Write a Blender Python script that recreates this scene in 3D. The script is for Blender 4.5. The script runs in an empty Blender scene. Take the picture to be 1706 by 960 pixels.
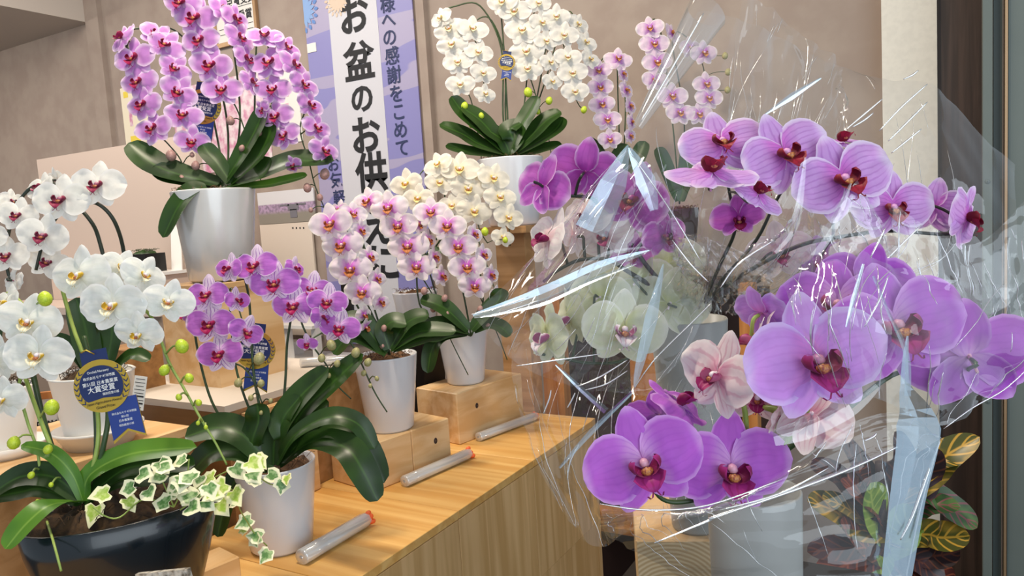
import bpy, math, random
from mathutils import Vector, Matrix, noise
random.seed(11)
sc = bpy.context.scene
col = sc.collection
V = Vector

# ---------------------------------------------------------------- camera
F_PX, CX, CY = 1232.0, 853.0, 480.0
CAM = V((0, 0, 1.35))
_yaw, _pit, _rol = math.radians(30), math.radians(5.6), math.radians(3.6)
_h = V((-math.sin(_yaw), math.cos(_yaw), 0))
FW = _h * math.cos(_pit) - V((0, 0, math.sin(_pit)))
_r = FW.cross(V((0, 0, 1))).normalized()
_u = _r.cross(FW)
RT = _r * math.cos(_rol) - _u * math.sin(_rol)
UP = _u * math.cos(_rol) + _r * math.sin(_rol)
cd = bpy.data.cameras.new('camera')
cd.sensor_width = 36
cd.lens = 36 * F_PX / 1706
cd.clip_start = 0.02
cam = bpy.data.objects.new('camera', cd)
col.objects.link(cam)
cam.matrix_world = Matrix(((RT.x, UP.x, -FW.x, CAM.x), (RT.y, UP.y, -FW.y, CAM.y), (RT.z, UP.z, -FW.z, CAM.z), (0, 0, 0, 1)))
sc.camera = cam

# ---------------------------------------------------------------- world, lights, exposure
w = bpy.data.worlds.new('daylight')
sc.world = w
w.use_nodes = True
bg = w.node_tree.nodes['Background']
bg.inputs[0].default_value = (0.80, 0.90, 1.0, 1)
bg.inputs[1].default_value = 0.46
def area(name, loc, target, size, power, colr, size_y=None):
    l = bpy.data.lights.new(name, 'AREA')
    l.energy = power
    l.color = colr
    l.size = size
    if size_y:
        l.shape = 'RECTANGLE'
        l.size_y = size_y
    o = bpy.data.objects.new(name, l)
    col.objects.link(o)
    o.location = loc
    o.rotation_euler = (V(target) - V(loc)).to_track_quat('-Z', 'Y').to_euler()
    return o
area('ceiling_lamp_or_fill', (-0.9, 0.75, 2.9), (-1.1, 1.05, 0.8), 0.2, 22, (1.0, 0.86, 0.68))
area('ceiling_lamp_or_fill', (-0.95, 1.5, 2.9), (-1.15, 1.5, 0.8), 0.3, 7, (1.0, 0.86, 0.68))
area('ceiling_lamp_or_fill', (-2.3, 1.2, 2.9), (-2.3, 1.6, 0.8), 0.5, 20, (1.0, 0.90, 0.80))
area('ceiling_lamp_or_fill', (-3.4, 1.1, 2.9), (-3.5, 2.2, 1.2), 0.6, 14, (1.0, 0.90, 0.80))  # added fill light that brightens the left wall
area('ceiling_lamp_or_fill', (-5.0, 1.2, 2.56), (-4.9, 1.8, 0.8), 0.5, 26, (1.0, 0.90, 0.80))  # added fill under the low ceiling, lifts the dark far left corner
area('shopfront_daylight', (2.0, -0.8, 1.9), (-0.9, 1.3, 1.1), 3.4, 50, (0.84, 0.93, 1.0), 2.4)
sc.view_settings.view_transform = 'Standard'
sc.view_settings.look = 'None'
sc.view_settings.gamma = 1
sc.view_settings.use_curve_mapping = False
sc.view_settings.exposure = 0.35
sc.cycles.transparent_max_bounces = 40
sc.cycles.max_bounces = 8
sc.cycles.caustics_reflective = False
sc.cycles.caustics_refractive = False

# ---------------------------------------------------------------- helpers
def ray(px, py):
    return FW + RT * ((px - CX) / F_PX) - UP * ((py - CY) / F_PX)
def P(px, py, d):
    return CAM + ray(px, py) * d
def on(px, py, axis, val):
    r = ray(px, py)
    return CAM + r * ((val - CAM[axis]) / r[axis])
def hx(s, k=1.0):
    s = s.lstrip('#')
    o = []
    for i in (0, 2, 4):
        c = int(s[i:i + 2], 16) / 255
        o.append((c / 12.92 if c <= 0.04045 else ((c + 0.055) / 1.055) ** 2.4) * k)
    return (*o, 1)

WL = {}
def wl(o):
    return WL.get(o, V((0, 0, 0))) if o else V((0, 0, 0))
def tag(o, label, cat, group=None, kind=None):
    if label: o['label'] = label
    if cat: o['category'] = cat
    if group: o['group'] = group
    if kind: o['kind'] = kind
    return o
def thing(name, label, cat, loc, group=None):
    o = bpy.data.objects.new(name, None)
    o.empty_display_size = 0.02
    col.objects.link(o)
    o.location = loc
    WL[o] = V(loc)
    return tag(o, label, cat, group)
def rawmesh(name, vs, fs, mats, uv=None, smooth=True, fm=None):
    m = bpy.data.meshes.new(name)
    m.from_pydata([tuple(v) for v in vs], [], fs)
    for a in (mats if isinstance(mats, (list, tuple)) else [mats]):
        m.materials.append(a)
    if smooth:
        m.polygons.foreach_set('use_smooth', [True] * len(m.polygons))
    if fm:
        m.polygons.foreach_set('material_index', fm)
    if uv:
        l = m.uv_layers.new(name='UVMap')
        d = []
        for lp in m.loops:
            d.extend(uv[lp.vertex_index])
        l.data.foreach_set('uv', d)
    m.update()
    return m
def link(name, mesh, parent=None):
    o = bpy.data.objects.new(name, mesh)
    col.objects.link(o)
    if parent: o.parent = parent
    return o
def obj(name, vs, fs, mat, parent=None, uv=None, smooth=True, fm=None):
    b = wl(parent)
    o = link(name, rawmesh(name, [V(v) - b for v in vs], fs, mat, uv, smooth, fm), parent)
    WL[o] = b
    return o
class MB:
    def __init__(s):
        s.v, s.f, s.uv = [], [], []
    def add(s, vs, fs, uv=None):
        n = len(s.v)
        s.v += [V(v) for v in vs]
        s.f += [tuple(i + n for i in f) for f in fs]
        s.uv += uv if uv else [(0, 0)] * len(vs)
        return s
    def box(s, c, size, rz=0.0, bev=0.0):
        x, y, z = size[0] / 2, size[1] / 2, size[2] / 2
        R = Matrix.Rotation(rz, 3, 'Z')
        c = V(c)
        if bev <= 0:
            vs = [c + R @ V((a * x, b * y, e * z)) for e in (-1, 1) for a, b in ((-1, -1), (1, -1), (1, 1), (-1, 1))]
            return s.add(vs, [(3, 2, 1, 0), (4, 5, 6, 7), (0, 1, 5, 4), (1, 2, 6, 5), (2, 3, 7, 6), (3, 0, 4, 7)])
        vs = []
        for e, k in ((-z, bev), (-z + bev, 0), (z - bev, 0), (z, bev)):
            X, Y = x - k, y - k
            cc = bev if k == 0 else bev * 0.4
            for a, b in ((-X + cc, -Y), (X - cc, -Y), (X, -Y + cc), (X, Y - cc), (X - cc, Y), (-X + cc, Y), (-X, Y - cc), (-X, -Y + cc)):
                vs.append(c + R @ V((a, b, e)))
        fs = [tuple(range(7, -1, -1)), tuple(range(24, 32))]
        for r in range(3):
            for i in range(8):
                j = (i + 1) % 8
                fs.append((r * 8 + i, r * 8 + j, r * 8 + 8 + j, r * 8 + 8 + i))
        return s.add(vs, fs)
    def tube(s, pts, rad, n=6):
        pts = [V(p) for p in pts]
        if not isinstance(rad, (list, tuple)): rad = [rad] * len(pts)
        vs, fs = [], []
        a = None
        for i, p in enumerate(pts):
            t = (pts[min(i + 1, len(pts) - 1)] - pts[max(i - 1, 0)])
            if t.length < 1e-9: t = V((0, 0, 1))
            t.normalize()
            if a is None:
                a = t.cross(V((0.3, 1, 0.2))).normalized()
            else:
                a = (a - t * a.dot(t)).normalized()
            b = t.cross(a)
            for k in range(n):
                q = 2 * math.pi * k / n
                vs.append(p + (a * math.cos(q) + b * math.sin(q)) * rad[i])
        for i in range(len(pts) - 1):
            for k in range(n):
                j = (k + 1) % n
                fs.append((i * n + k, i * n + j, (i + 1) * n + j, (i + 1) * n + k))
        fs.append(tuple(range(n - 1, -1, -1)))
        fs.append(tuple(range((len(pts) - 1) * n, len(pts) * n)))
        return s.add(vs, fs)
    def lathe(s, c, prof, n=40, sx=1, sy=1, rz=0):
        c = V(c)
        R = Matrix.Rotation(rz, 3, 'Z')
        vs = [c + R @ V((r * sx * math.cos(2 * math.pi * k / n), r * sy * math.sin(2 * math.pi * k / n), z)) for r, z in prof for k in range(n)]
        fs = []
        for i in range(len(prof) - 1):
            for k in range(n):
                j = (k + 1) % n
                fs.append((i * n + k, i * n + j, (i + 1) * n + j, (i + 1) * n + k))
        return s.add(vs, fs)
    def build(s, name, mat, parent=None, smooth=False):
        return obj(name, s.v, s.f, mat, parent, s.uv, smooth)
def spline(pts, n=6):
    out = []
    L = len(pts)
    for i in range(L - 1):
        p0, p1, p2, p3 = pts[max(i - 1, 0)], pts[i], pts[i + 1], pts[min(i + 2, L - 1)]
        for k in range(n):
            t = k / n
            out.append(0.5 * ((2 * p1) + (p2 - p0) * t + (2 * p0 - 5 * p1 + 4 * p2 - p3) * t * t + (3 * p1 - p0 - 3 * p2 + p3) * t ** 3))
    out.append(pts[-1].copy())
    return out

# ---------------------------------------------------------------- materials
def newmat(name):
    m = bpy.data.materials.new(name)
    m.use_nodes = True
    nt = m.node_tree
    return m, nt, nt.nodes['Principled BSDF'], nt.nodes['Material Output']
class G:
    def __init__(s, nt): s.nt = nt
    def n(s, t, **k):
        a = s.nt.nodes.new(t)
        for q, v in k.items(): setattr(a, q, v)
        return a
    def l(s, a, b): s.nt.links.new(a, b)
    def put(s, sock, v):
        if hasattr(v, 'is_linked') or isinstance(v, bpy.types.NodeSocket): s.l(v, sock)
        else: sock.default_value = v
    def math(s, op, a, b=0.5):
        m = s.n('ShaderNodeMath', operation=op)
        s.put(m.inputs[0], a); s.put(m.inputs[1], b)
        return m.outputs[0]
    def mr(s, v, a, b, c=0.0, d=1.0, smooth=True):
        m = s.n('ShaderNodeMapRange')
        if smooth: m.interpolation_type = 'SMOOTHSTEP'
        s.put(m.inputs['Value'], v)
        for q, x in zip(('From Min', 'From Max', 'To Min', 'To Max'), (a, b, c, d)): m.inputs[q].default_value = x
        return m.outputs[0]
    def mix(s, f, a, b):
        m = s.n('ShaderNodeMix', data_type='RGBA')
        s.put(m.inputs[0], f); s.put(m.inputs[6], a); s.put(m.inputs[7], b)
        return m.outputs[2]
def plain(name, c, rough=0.5, metal=0.0, spec=0.5, var=0.0, vscale=8.0, c2=None, bump=0.0, coat=0.0, trans=0.0):
    m, nt, b, out = newmat(name)
    g = G(nt)
    b.inputs['Roughness'].default_value = rough
    b.inputs['Metallic'].default_value = metal
    b.inputs['Specular IOR Level'].default_value = spec
    b.inputs['Coat Weight'].default_value = coat
    if var or c2:
        tc = g.n('ShaderNodeTexCoord')
        nz = g.n('ShaderNodeTexNoise')
        nz.inputs['Scale'].default_value = vscale
        nz.inputs['Detail'].default_value = 4
        g.l(tc.outputs['Object'], nz.inputs['Vector'])
        c2 = c2 or tuple(x * (1 - var) for x in c[:3]) + (1,)
        g.l(g.mix(g.mr(nz.outputs[0], 0.35, 0.68), c, c2), b.inputs['Base Color'])
        if bump:
            bp = g.n('ShaderNodeBump')
            bp.inputs['Strength'].default_value = bump
            bp.inputs['Distance'].default_value = 0.004
            g.l(nz.outputs[0], bp.inputs['Height'])
            g.l(bp.outputs[0], b.inputs['Normal'])
    else:
        b.inputs['Base Color'].default_value = c
    return m
def wood(name, a, b_, axis=1, scale=1.0, rough=0.45):
    m, nt, b, out = newmat(name)
    g = G(nt)
    tc = g.n('ShaderNodeTexCoord')
    oi = g.n('ShaderNodeObjectInfo')
    mp = g.n('ShaderNodeMapping')
    sc_ = [34 * scale] * 3
    sc_[axis] = 1.6 * scale
    mp.inputs['Scale'].default_value = sc_
    off = g.n('ShaderNodeVectorMath', operation='SCALE')
    off.inputs[0].default_value = (3.1, 5.7, 9.3)
    g.l(oi.outputs['Random'], off.inputs['Scale'])
    ad = g.n('ShaderNodeVectorMath', operation='ADD')
    g.l(tc.outputs['Object'], ad.inputs[0]); g.l(off.outputs[0], ad.inputs[1])
    g.l(ad.outputs[0], mp.inputs['Vector'])
    nz = g.n('ShaderNodeTexNoise')
    nz.inputs['Scale'].default_value = 1.0
    nz.inputs['Detail'].default_value = 5
    nz.inputs['Distortion'].default_value = 0.6
    g.l(mp.outputs[0], nz.inputs['Vector'])
    n2 = g.n('ShaderNodeTexNoise')
    n2.inputs['Scale'].default_value = 3.0
    g.l(ad.outputs[0], n2.inputs['Vector'])
    c1 = g.mix(g.mr(nz.outputs[0], 0.34, 0.66), a, b_)
    v = g.mr(oi.outputs['Random'], 0, 1, 0.88, 1.08, False)
    c2 = g.mix(g.mr(n2.outputs[0], 0.4, 0.7, 0, 0.35), c1, b_)
    hs = g.n('ShaderNodeHueSaturation')
    g.l(c2, hs.inputs['Color']); g.l(v, hs.inputs['Value'])
    g.l(hs.outputs[0], b.inputs['Base Color'])
    b.inputs['Roughness'].default_value = rough
    bp = g.n('ShaderNodeBump')
    bp.inputs['Strength'].default_value = 0.15
    bp.inputs['Distance'].default_value = 0.002
    g.l(nz.outputs[0], bp.inputs['Height']); g.l(bp.outputs[0], b.inputs['Normal'])
    return m
def petalmat(name, center, body, edge, vein=None, vamt=0.0, freq=40.0, c_end=0.4, e_start=0.75, spots=None, tr=0.3):
    m, nt, b, out = newmat(name)
    g = G(nt)
    uv = g.n('ShaderNodeUVMap')
    sp = g.n('ShaderNodeSeparateXYZ')
    g.l(uv.outputs[0], sp.inputs[0])
    t = sp.outputs[0]
    s = g.math('ABSOLUTE', g.math('SUBTRACT', g.math('MULTIPLY', sp.outputs[1], 2.0), 1.0))
    tc = g.n('ShaderNodeTexCoord')
    nz = g.n('ShaderNodeTexNoise')
    nz.inputs['Scale'].default_value = 7
    g.l(tc.outputs['Object'], nz.inputs['Vector'])
    tn = g.math('ADD', t, g.math('MULTIPLY', g.math('SUBTRACT', nz.outputs[0], 0.5), 0.25))
    b2 = g.n('ShaderNodeHueSaturation'); b2.inputs['Color'].default_value = body; g.l(g.mr(nz.outputs[0], 0.3, 0.7, 0.94, 1.04), b2.inputs['Value'])
    c = g.mix(g.mr(tn, 0.03, c_end), center, b2.outputs[0])
    c = g.mix(g.mr(g.math('MAXIMUM', t, s), e_start, 1.0), c, edge)
    if vein:
        ph = g.math('ADD', g.math('MULTIPLY', sp.outputs[1], freq), g.math('MULTIPLY', nz.outputs[0], 5.0))
        vv = g.mr(g.math('SINE', ph, 0), 0.35, 1.0)
        vv = g.math('MULTIPLY', g.math('MULTIPLY', vv, g.mr(t, 0.55, 0.98, 1, 0.12)), vamt)
        c = g.mix(vv, c, vein)
    if spots:
        vo = g.n('ShaderNodeTexNoise')
        vo.inputs['Scale'].default_value = 16
        g.l(tc.outputs['Object'], vo.inputs['Vector'])
        c = g.mix(g.math('MULTIPLY', g.mr(vo.outputs[0], 0.55, 0.6), g.mr(t, 0.2, 0.9, 1, 0.2)), c, spots)
    g.l(c, b.inputs['Base Color'])
    b.inputs['Roughness'].default_value = 0.5
    b.inputs['Specular IOR Level'].default_value = 0.25
    b.inputs['Sheen Weight'].default_value = 0.08
    tl = g.n('ShaderNodeBsdfTranslucent')
    g.l(c, tl.inputs[0])
    mx = g.n('ShaderNodeMixShader')
    mx.inputs[0].default_value = tr
    g.l(b.outputs[0], mx.inputs[1]); g.l(tl.outputs[0], mx.inputs[2])
    g.l(mx.outputs[0], out.inputs['Surface'])
    return m
def leafmat(name, a, b_, rib, rough=0.36):
    m, nt, b, out = newmat(name)
    g = G(nt)
    uv = g.n('ShaderNodeUVMap')
    sp = g.n('ShaderNodeSeparateXYZ')
    g.l(uv.outputs[0], sp.inputs[0])
    s = g.math('ABSOLUTE', g.math('SUBTRACT', g.math('MULTIPLY', sp.outputs[1], 2.0), 1.0))
    tc = g.n('ShaderNodeTexCoord')
    nz = g.n('ShaderNodeTexNoise')
    nz.inputs['Scale'].default_value = 14
    g.l(tc.outputs['Object'], nz.inputs['Vector'])
    c = g.mix(g.mr(nz.outputs[0], 0.35, 0.7), a, b_)
    c = g.mix(g.mr(s, 0.0, 0.14, 0.7, 0), c, rib)
    g.l(c, b.inputs['Base Color'])
    b.inputs['Roughness'].default_value = rough
    tl = g.n('ShaderNodeBsdfTranslucent')
    g.l(c, tl.inputs[0])
    mx = g.n('ShaderNodeMixShader')
    mx.inputs[0].default_value = 0.12
    g.l(b.outputs[0], mx.inputs[1]); g.l(tl.outputs[0], mx.inputs[2])
    g.l(mx.outputs[0], out.inputs['Surface'])
    return m
def film(name, base, gain, haze, rough=0.03, tint=(0.985, 0.985, 0.985, 1), power=3.0, wr=0.0, gc=(0.95, 0.98, 1, 1)):
    m, nt, b, out = newmat(name)
    g = G(nt)
    lw = g.n('ShaderNodeLayerWeight')
    lw.inputs['Blend'].default_value = 0.5
    fac = g.math('ADD', g.math('MULTIPLY', g.math('POWER', lw.outputs['Facing'], power), gain), base)
    tr = g.n('ShaderNodeBsdfTransparent')
    tr.inputs[0].default_value = tint
    gl = g.n('ShaderNodeBsdfAnisotropic')
    gl.inputs['Roughness'].default_value = rough
    gl.inputs['Color'].default_value = gc
    if wr:
        tc = g.n('ShaderNodeTexCoord')
        nz = g.n('ShaderNodeTexNoise')
        nz.inputs['Scale'].default_value = 26
        nz.inputs['Detail'].default_value = 3
        nz.inputs['Distortion'].default_value = 1.2
        g.l(tc.outputs['Object'], nz.inputs['Vector'])
        bp = g.n('ShaderNodeBump')
        bp.inputs['Strength'].default_value = wr
        bp.inputs['Distance'].default_value = 0.01
        g.l(nz.outputs[0], bp.inputs['Height'])
        g.l(bp.outputs[0], gl.inputs['Normal'])
    df = g.n('ShaderNodeBsdfDiffuse')
    df.inputs[0].default_value = (0.9, 0.9, 0.9, 1)
    m1 = g.n('ShaderNodeMixShader')
    m1.inputs[0].default_value = haze
    g.l(tr.outputs[0], m1.inputs[1]); g.l(df.outputs[0], m1.inputs[2])
    m2 = g.n('ShaderNodeMixShader')
    g.l(fac, m2.inputs[0]); g.l(m1.outputs[0], m2.inputs[1]); g.l(gl.outputs[0], m2.inputs[2])
    g.l(m2.outputs[0], out.inputs['Surface'])
    return m

M = {}
M['plaster'] = plain('plaster', hx('a89a8f'), 0.85, spec=0.2, c2=hx('9f9086'), vscale=9, bump=0.3)
M['plaster_dark'] = plain('plaster_dark', hx('a5978c'), 0.85, spec=0.2, c2=hx('938579'), vscale=4, bump=0.25)
M['ceiling'] = plain('ceiling', hx('c9c0b6'), 0.9, spec=0.1)
M['floor'] = plain('floor', hx('3a322d'), 0.5, c2=hx('2c2622'), vscale=3)
M['col'] = plain('column_paint', hx('e8e4d8'), 0.6, var=0.06, vscale=60)
M['panel'] = wood('walnut_panel', hx('54433a'), hx('3c2f28'), 2, 1.2)
M['alu'] = plain('aluminium', hx('69736f'), 0.45, 0.1, var=0.05)
M['alu_dark'] = plain('aluminium_dark', hx('5c6765'), 0.5, 0.1)
M['brass'] = plain('brass_strip', hx('b99a78'), 0.35, 0.7)
M['pine'] = wood('pine_top', hx('e8bc74'), hx('d6a055'), 0)
M['pine_v'] = wood('pine_front', hx('dcb580'), hx('c39a62'), 2)
M['block'] = wood('pine_block', hx('e2c193'), hx('cfa46e'), 1, 0.8)
M['box'] = wood('box_wood', hx('b98f62'), hx('9d7448'), 0, 0.8)
M['osb'] = plain('chipboard', hx('a57a49'), 0.7, c2=hx('7f5a33'), vscale=30)
M['rack'] = wood('orange_wood', hx('c98a4c'), hx('a9692f'), 2)
M['dark'] = plain('dark_brown', hx('33211d'), 0.6)
M['black'] = plain('black', hx('0e0d0d'), 0.4)
M['white'] = plain('white_plastic', hx('eceae6'), 0.35)
M['paper'] = plain('paper', hx('e9e6e0'), 0.7)
M['pinkboard'] = plain('pale_pink_board', hx('d0bcae'), 0.6)
M['potA'] = plain('silver_pot', hx('d3d4d4'), 0.22, 0.15, var=0.12, vscale=6, coat=0.4)
M['potW'] = plain('white_pot', hx('dadce2'), 0.2, coat=0.5)
M['vase'] = plain('grey_vase', hx('989a97'), 0.35, var=0.06, vscale=5)
M['navy'] = plain('navy_bowl', hx('0b1820'), 0.25, var=0.3, vscale=4, coat=0.3)
M['moss'] = plain('moss', hx('7a5636'), 0.9, c2=hx('3f2a1a'), vscale=60, bump=0.8)
M['soil'] = plain('mossy_soil', hx('4a341c'), 0.95, c2=hx('24180c'), vscale=70, bump=0.9)
M['stem'] = plain('stem_dark', hx('38502a'), 0.4, c2=hx('27381f'), vscale=30)
M['stemL'] = plain('stem_green', hx('9fb45a'), 0.4, c2=hx('7f9a45'), vscale=30)
M['stemG'] = plain('stem_black', hx('2a3328'), 0.45)
M['stake'] = plain('stake_green', hx('2f5242'), 0.4)
M['leaf'] = leafmat('orchid_leaf', hx('2b4a18'), hx('1b3410'), hx('3d6224'))
M['leafL'] = leafmat('orchid_leaf_light', hx('5c8a2a'), hx('41701f'), hx('83a848'))
M['budG'] = plain('bud_green', hx('c6d83c'), 0.4, c2=hx('aac42c'), vscale=12)
M['budP'] = plain('bud_dusky', hx('b58a86'), 0.45, c2=hx('93766a'), vscale=12)
M['budO'] = plain('bud_olive', hx('b3a678'), 0.45, c2=hx('8f9256'), vscale=12)
M['gold'] = plain('gold_foil', hx('d9b44a'), 0.28, 0.75)
M['mnavy'] = plain('navy_print', hx('1d2f63'), 0.4, var=0.2, vscale=15)
M['mblue'] = plain('blue_ribbon', hx('27408c'), 0.45)
M['ink'] = plain('ink', hx('14161c'), 0.6)
M['inkW'] = plain('white_print', hx('f0f0ee'), 0.6)
M['inkN'] = plain('ink_navy', hx('27335c'), 0.6)
M['orange'] = plain('orange_plastic', hx('f0652f'), 0.35)
M['tube'] = film('clear_plastic_tube', 0.2, 0.5, 0.42, 0.12)
M['film'] = film('cellophane', 0.05, 0.48, 0.026, 0.03, power=2.2)
M['film2'] = film('cellophane_crumpled', 0.09, 0.6, 0.06, 0.05, power=1.6)
M['fold'] = film('cellophane_folded', 0.42, 0.35, 0.10, 0.2, gc=(0.70, 0.87, 1.0, 1), tint=(0.93, 0.97, 1.0, 1))  # gloss tinted blue to colour in the sky's reflection
M['band'] = film('cellophane_band', 0.66, 0.25, 0.14, 0.16, gc=(0.66, 0.85, 1.0, 1))  # sky reflection coloured in with a bluer, stronger gloss
M['edge'] = film('cellophane_rolled_edge', 0.5, 0.4, 0.35, 0.12)

# ---------------------------------------------------------------- flower kinds
M['callus'] = plain('callus', hx('c98a4a'), 0.45, c2=hx('8a3a3a'), vscale=60)
KINDS = {}
def kind(k, center, body, edge, lip, lip2, colm='f2e6ee', vein=None, vamt=0, stripes=None, stamt=0, sep=None, c_end=0.4, spots=None, e_start=0.75, shape=1.0, freq=40, lips=1.0):
    pm = petalmat(k + '_petal', hx(center), hx(body), hx(edge), hx(vein) if vein else None, vamt, freq, c_end, e_start, hx(spots) if spots else None)
    sm = petalmat(k + '_sepal', hx(center), hx(sep or body), hx(edge), hx(stripes) if stripes else (hx(vein) if vein else None), stamt or vamt, 26, c_end, e_start, hx(spots) if spots else None)
    lm = petalmat(k + '_lip', hx(lip2), hx(lip), hx(lip), hx(lip2), 0.5, 22, 0.35, 0.9, tr=0.1)
    l2 = petalmat(k + '_lip_side', hx(lip2), hx(lip2), hx(lip), None, 0, tr=0.1)
    cm = plain(k + '_column', hx(colm), 0.4)
    KINDS[k] = [flower_meshes(k, pm, sm, lm, l2, cm, v, shape, lips) for v in range(3)]
def blade(L, W, ang, y0, cup, bend, e1=0.85, e2=0.6, nt=9, ns=9, wav=0.0, seed=0, asym=0.0):
    """petal blade in the flower's plane; ang measured from up, clockwise"""
    vs, fs, uv = [], [], []
    ca, sa = math.cos(ang), math.sin(ang)
    for i in range(nt):
        t = 0.5 - 0.5 * math.cos(math.pi * (i + 0.0) / (nt - 1))
        wd = W * max(math.sin(math.pi * min(max(t, 0.0), 1.0) ** e1), 0.0) ** e2 + 0.004
        for j in range(ns):
            s = -1 + 2 * j / (ns - 1)
            a = t * L
            b = s * wd * (1 + asym * s)
            x = sa * a + ca * b
            z = ca * a - sa * b
            y = y0 + cup * (s * wd) ** 2 / (W + 1e-6) + bend * t * t + wav * noise.noise((x * 7 + seed * 3.1, z * 7, seed))
            vs.append(V((x, y, z)))
            uv.append((t, 0.5 + 0.5 * s))
    for i in range(nt - 1):
        for j in range(ns - 1):
            fs.append((i * ns + j, i * ns + j + 1, (i + 1) * ns + j + 1, (i + 1) * ns + j))
    return vs, fs, uv
def flower_meshes(k, pm, sm, lm, l2, cm, v, shape, lips):
    r = random.Random(k + str(v))
    out = []
    wv = 0.045
    cup = (0.12, -0.10, 0.22)[v]
    def mk(nm, data, mat):
        out.append((nm, rawmesh(k + '_' + nm, data[0], data[1], mat, data[2])))
    D = math.radians
    mk('sepal', blade(0.49, 0.165, D(r.uniform(-3, 3)), 0.025, 0.25, 0.03, 0.8, 0.62, wav=wv, seed=v), sm)
    for sg in (-1, 1):
        mk('sepal', blade(0.46, 0.165, D(sg * (146 + r.uniform(-4, 4))), 0.03, 0.2, 0.02, 0.85, 0.62, wav=wv, seed=v + 5 * sg), sm)
    for sg in (-1, 1):
        mk('petal', blade(0.53, 0.275 * shape, D(sg * (87 + r.uniform(-4, 4))), 0.0, cup, -0.03 + 0.04 * v, 0.92, 0.52 if shape < 1.05 else 0.5, 11, 11, wav=wv * 1.3, seed=v + 9 * sg), pm)
    # lip: mid lobe thrusting forward and down, two side lobes curling up
    vs, fs, uv, fm = [], [], [], []
    def patch(rows, mi):
        n0 = len(vs)
        R, C = len(rows), len(rows[0])
        for i, rw in enumerate(rows):
            for j, p in enumerate(rw):
                vs.append(V(p)); uv.append((i / (R - 1), j / (C - 1)))
        for i in range(R - 1):
            for j in range(C - 1):
                fs.append((n0 + i * C + j, n0 + i * C + j + 1, n0 + (i + 1) * C + j + 1, n0 + (i + 1) * C + j))
                fm.append(mi)
    prof = [(0.0, 0.03, 0.0, -0.03), (0.25, 0.055, -0.05, -0.05), (0.5, 0.078, -0.09, -0.07), (0.75, 0.058, -0.115, -0.095), (0.92, 0.028, -0.12, -0.118), (1.0, 0.012, -0.112, -0.126)]
    patch([[(s * wd, yy - 0.0 + 0.35 * wd * (s * s) * -1, zz + 0.3 * wd * s * s) for s in (-1, -0.6, -0.2, 0.2, 0.6, 1)] for t, wd, yy, zz in prof], 0)
    for sg in (-1, 1):
        av, bv = V((sg * 0.5, -0.3, 0.8)).normalized(), V((0, -1, -0.3)).normalized()
        rows = []
        for i in range(6):
            u = i / 5
            wq = 0.06 * max(math.sin(math.pi * (0.08 + 0.9 * u) ** 0.75), 0) ** 0.55
            rows.append([V((sg * 0.03, -0.02, -0.035)) + av * 0.095 * u + bv * (s * wq + 0.03) + V((sg * (0.03 * math.sin(u * 2.6) - 0.022 * s * s - 0.03 * u * u), 0, 0)) for s in (-1, -0.5, 0, 0.5, 1)])
        patch(rows, 1)
        # cirrus tendril
        rows = [[(sg * (0.008 + 0.03 * t) + e, -0.11 + 0.05 * t * t - 0.03 * t, -0.122 - 0.03 * math.sin(t * 2.5)) for e in (-0.004, 0.004)] for t in (0, 0.35, 0.7, 1)]
        patch(rows, 0)
    ca_ = MB().lathe((0, -0.06, -0.035), [(0.001, -0.022), (0.022, -0.014), (0.03, 0), (0.024, 0.014), (0.001, 0.022)], 10)
    n0 = len(vs)
    vs += ca_.v; uv += [(0, 0.5)] * len(ca_.v); fs += [tuple(i + n0 for i in f) for f in ca_.f]; fm += [2] * len(ca_.f)
    vs = [V((v.x * 1.5, v.y * 1.4, v.z * 1.45)) * lips for v in vs]
    m = rawmesh(k + '_lip', vs, fs, [lm, l2, M['callus']], uv, True, fm)
    out.append(('lip', m))
    # column (anther cap)
    mb = MB()
    mb.tube([(0, 0.03, 0.0), (0, -0.02, 0.005), (0, -0.06, 0.0), (0, -0.085, -0.012), (0, -0.092, -0.02)], [0.022, 0.036, 0.042, 0.034, 0.01], 8)
    mb.tube([(0, 0.02, 0), (0, 0.10, -0.01), (0, 0.22, -0.06)], [0.016, 0.014, 0.012], 5)
    cmn = rawmesh(k + '_column', mb.v, mb.f, cm, None)
    return (cmn, out)

kind('rose', 'e8bcea', 'cc8cd8', 'efd8f4', '9c1850', '7c0c3a', 'b83a72', e_start=0.6, lips=1.25, shape=0.94)
kind('snow', 'f2f0e6', 'eeece5', 'f6f4ef', 'e6dcb8', 'cdb468')
kind('blush', 'c36ad2', 'efd9ee', 'f7f1f1', 'd69a58', 'b0703a', c_end=0.55)
kind('cream', 'f6eed2', 'f6f0e0', 'faf6ea', 'efdc9c', 'dcb545')
kind('orchidpink', 'd968d8', 'f4e6f0', 'f7f1ea', 'c07a48', '9a4420', 'e6c0c8', c_end=0.58, lips=1.15)
kind('stripe', 'f0c8f0', 'c977d8', 'f0dcf4', 'a81557', '86103f', 'b02a68', lips=1.2, vein='b35cc8', vamt=0.4, stripes='9a4fb8', stamt=0.75, sep='ecd8f0', e_start=0.86)
kind('white', 'f4f6ec', 'f1f3ee', 'fbfbf8', 'f1ecd2', 'd6ac2c', vein='e0e5dc', vamt=0.3, shape=1.08)
kind('burgundy', 'f4f2ec', 'f2f2ec', 'faf9f5', '93304f', '6e1a38', 'b07088', shape=1.1, lips=1.1)
kind('veined', 'd874d6', 'd8a6e8', 'ecdcf6', '96122f', '6b0a1e', 'e6a8d8', vein='a85abc', vamt=0.42, freq=60, c_end=0.5, shape=1.08, lips=1.15)
kind('magenta', 'b03fae', 'c463c8', 'e6bdec', '8e1048', '6e0a38', 'b04890', vein='a54aae', vamt=0.3, shape=1.1)
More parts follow.
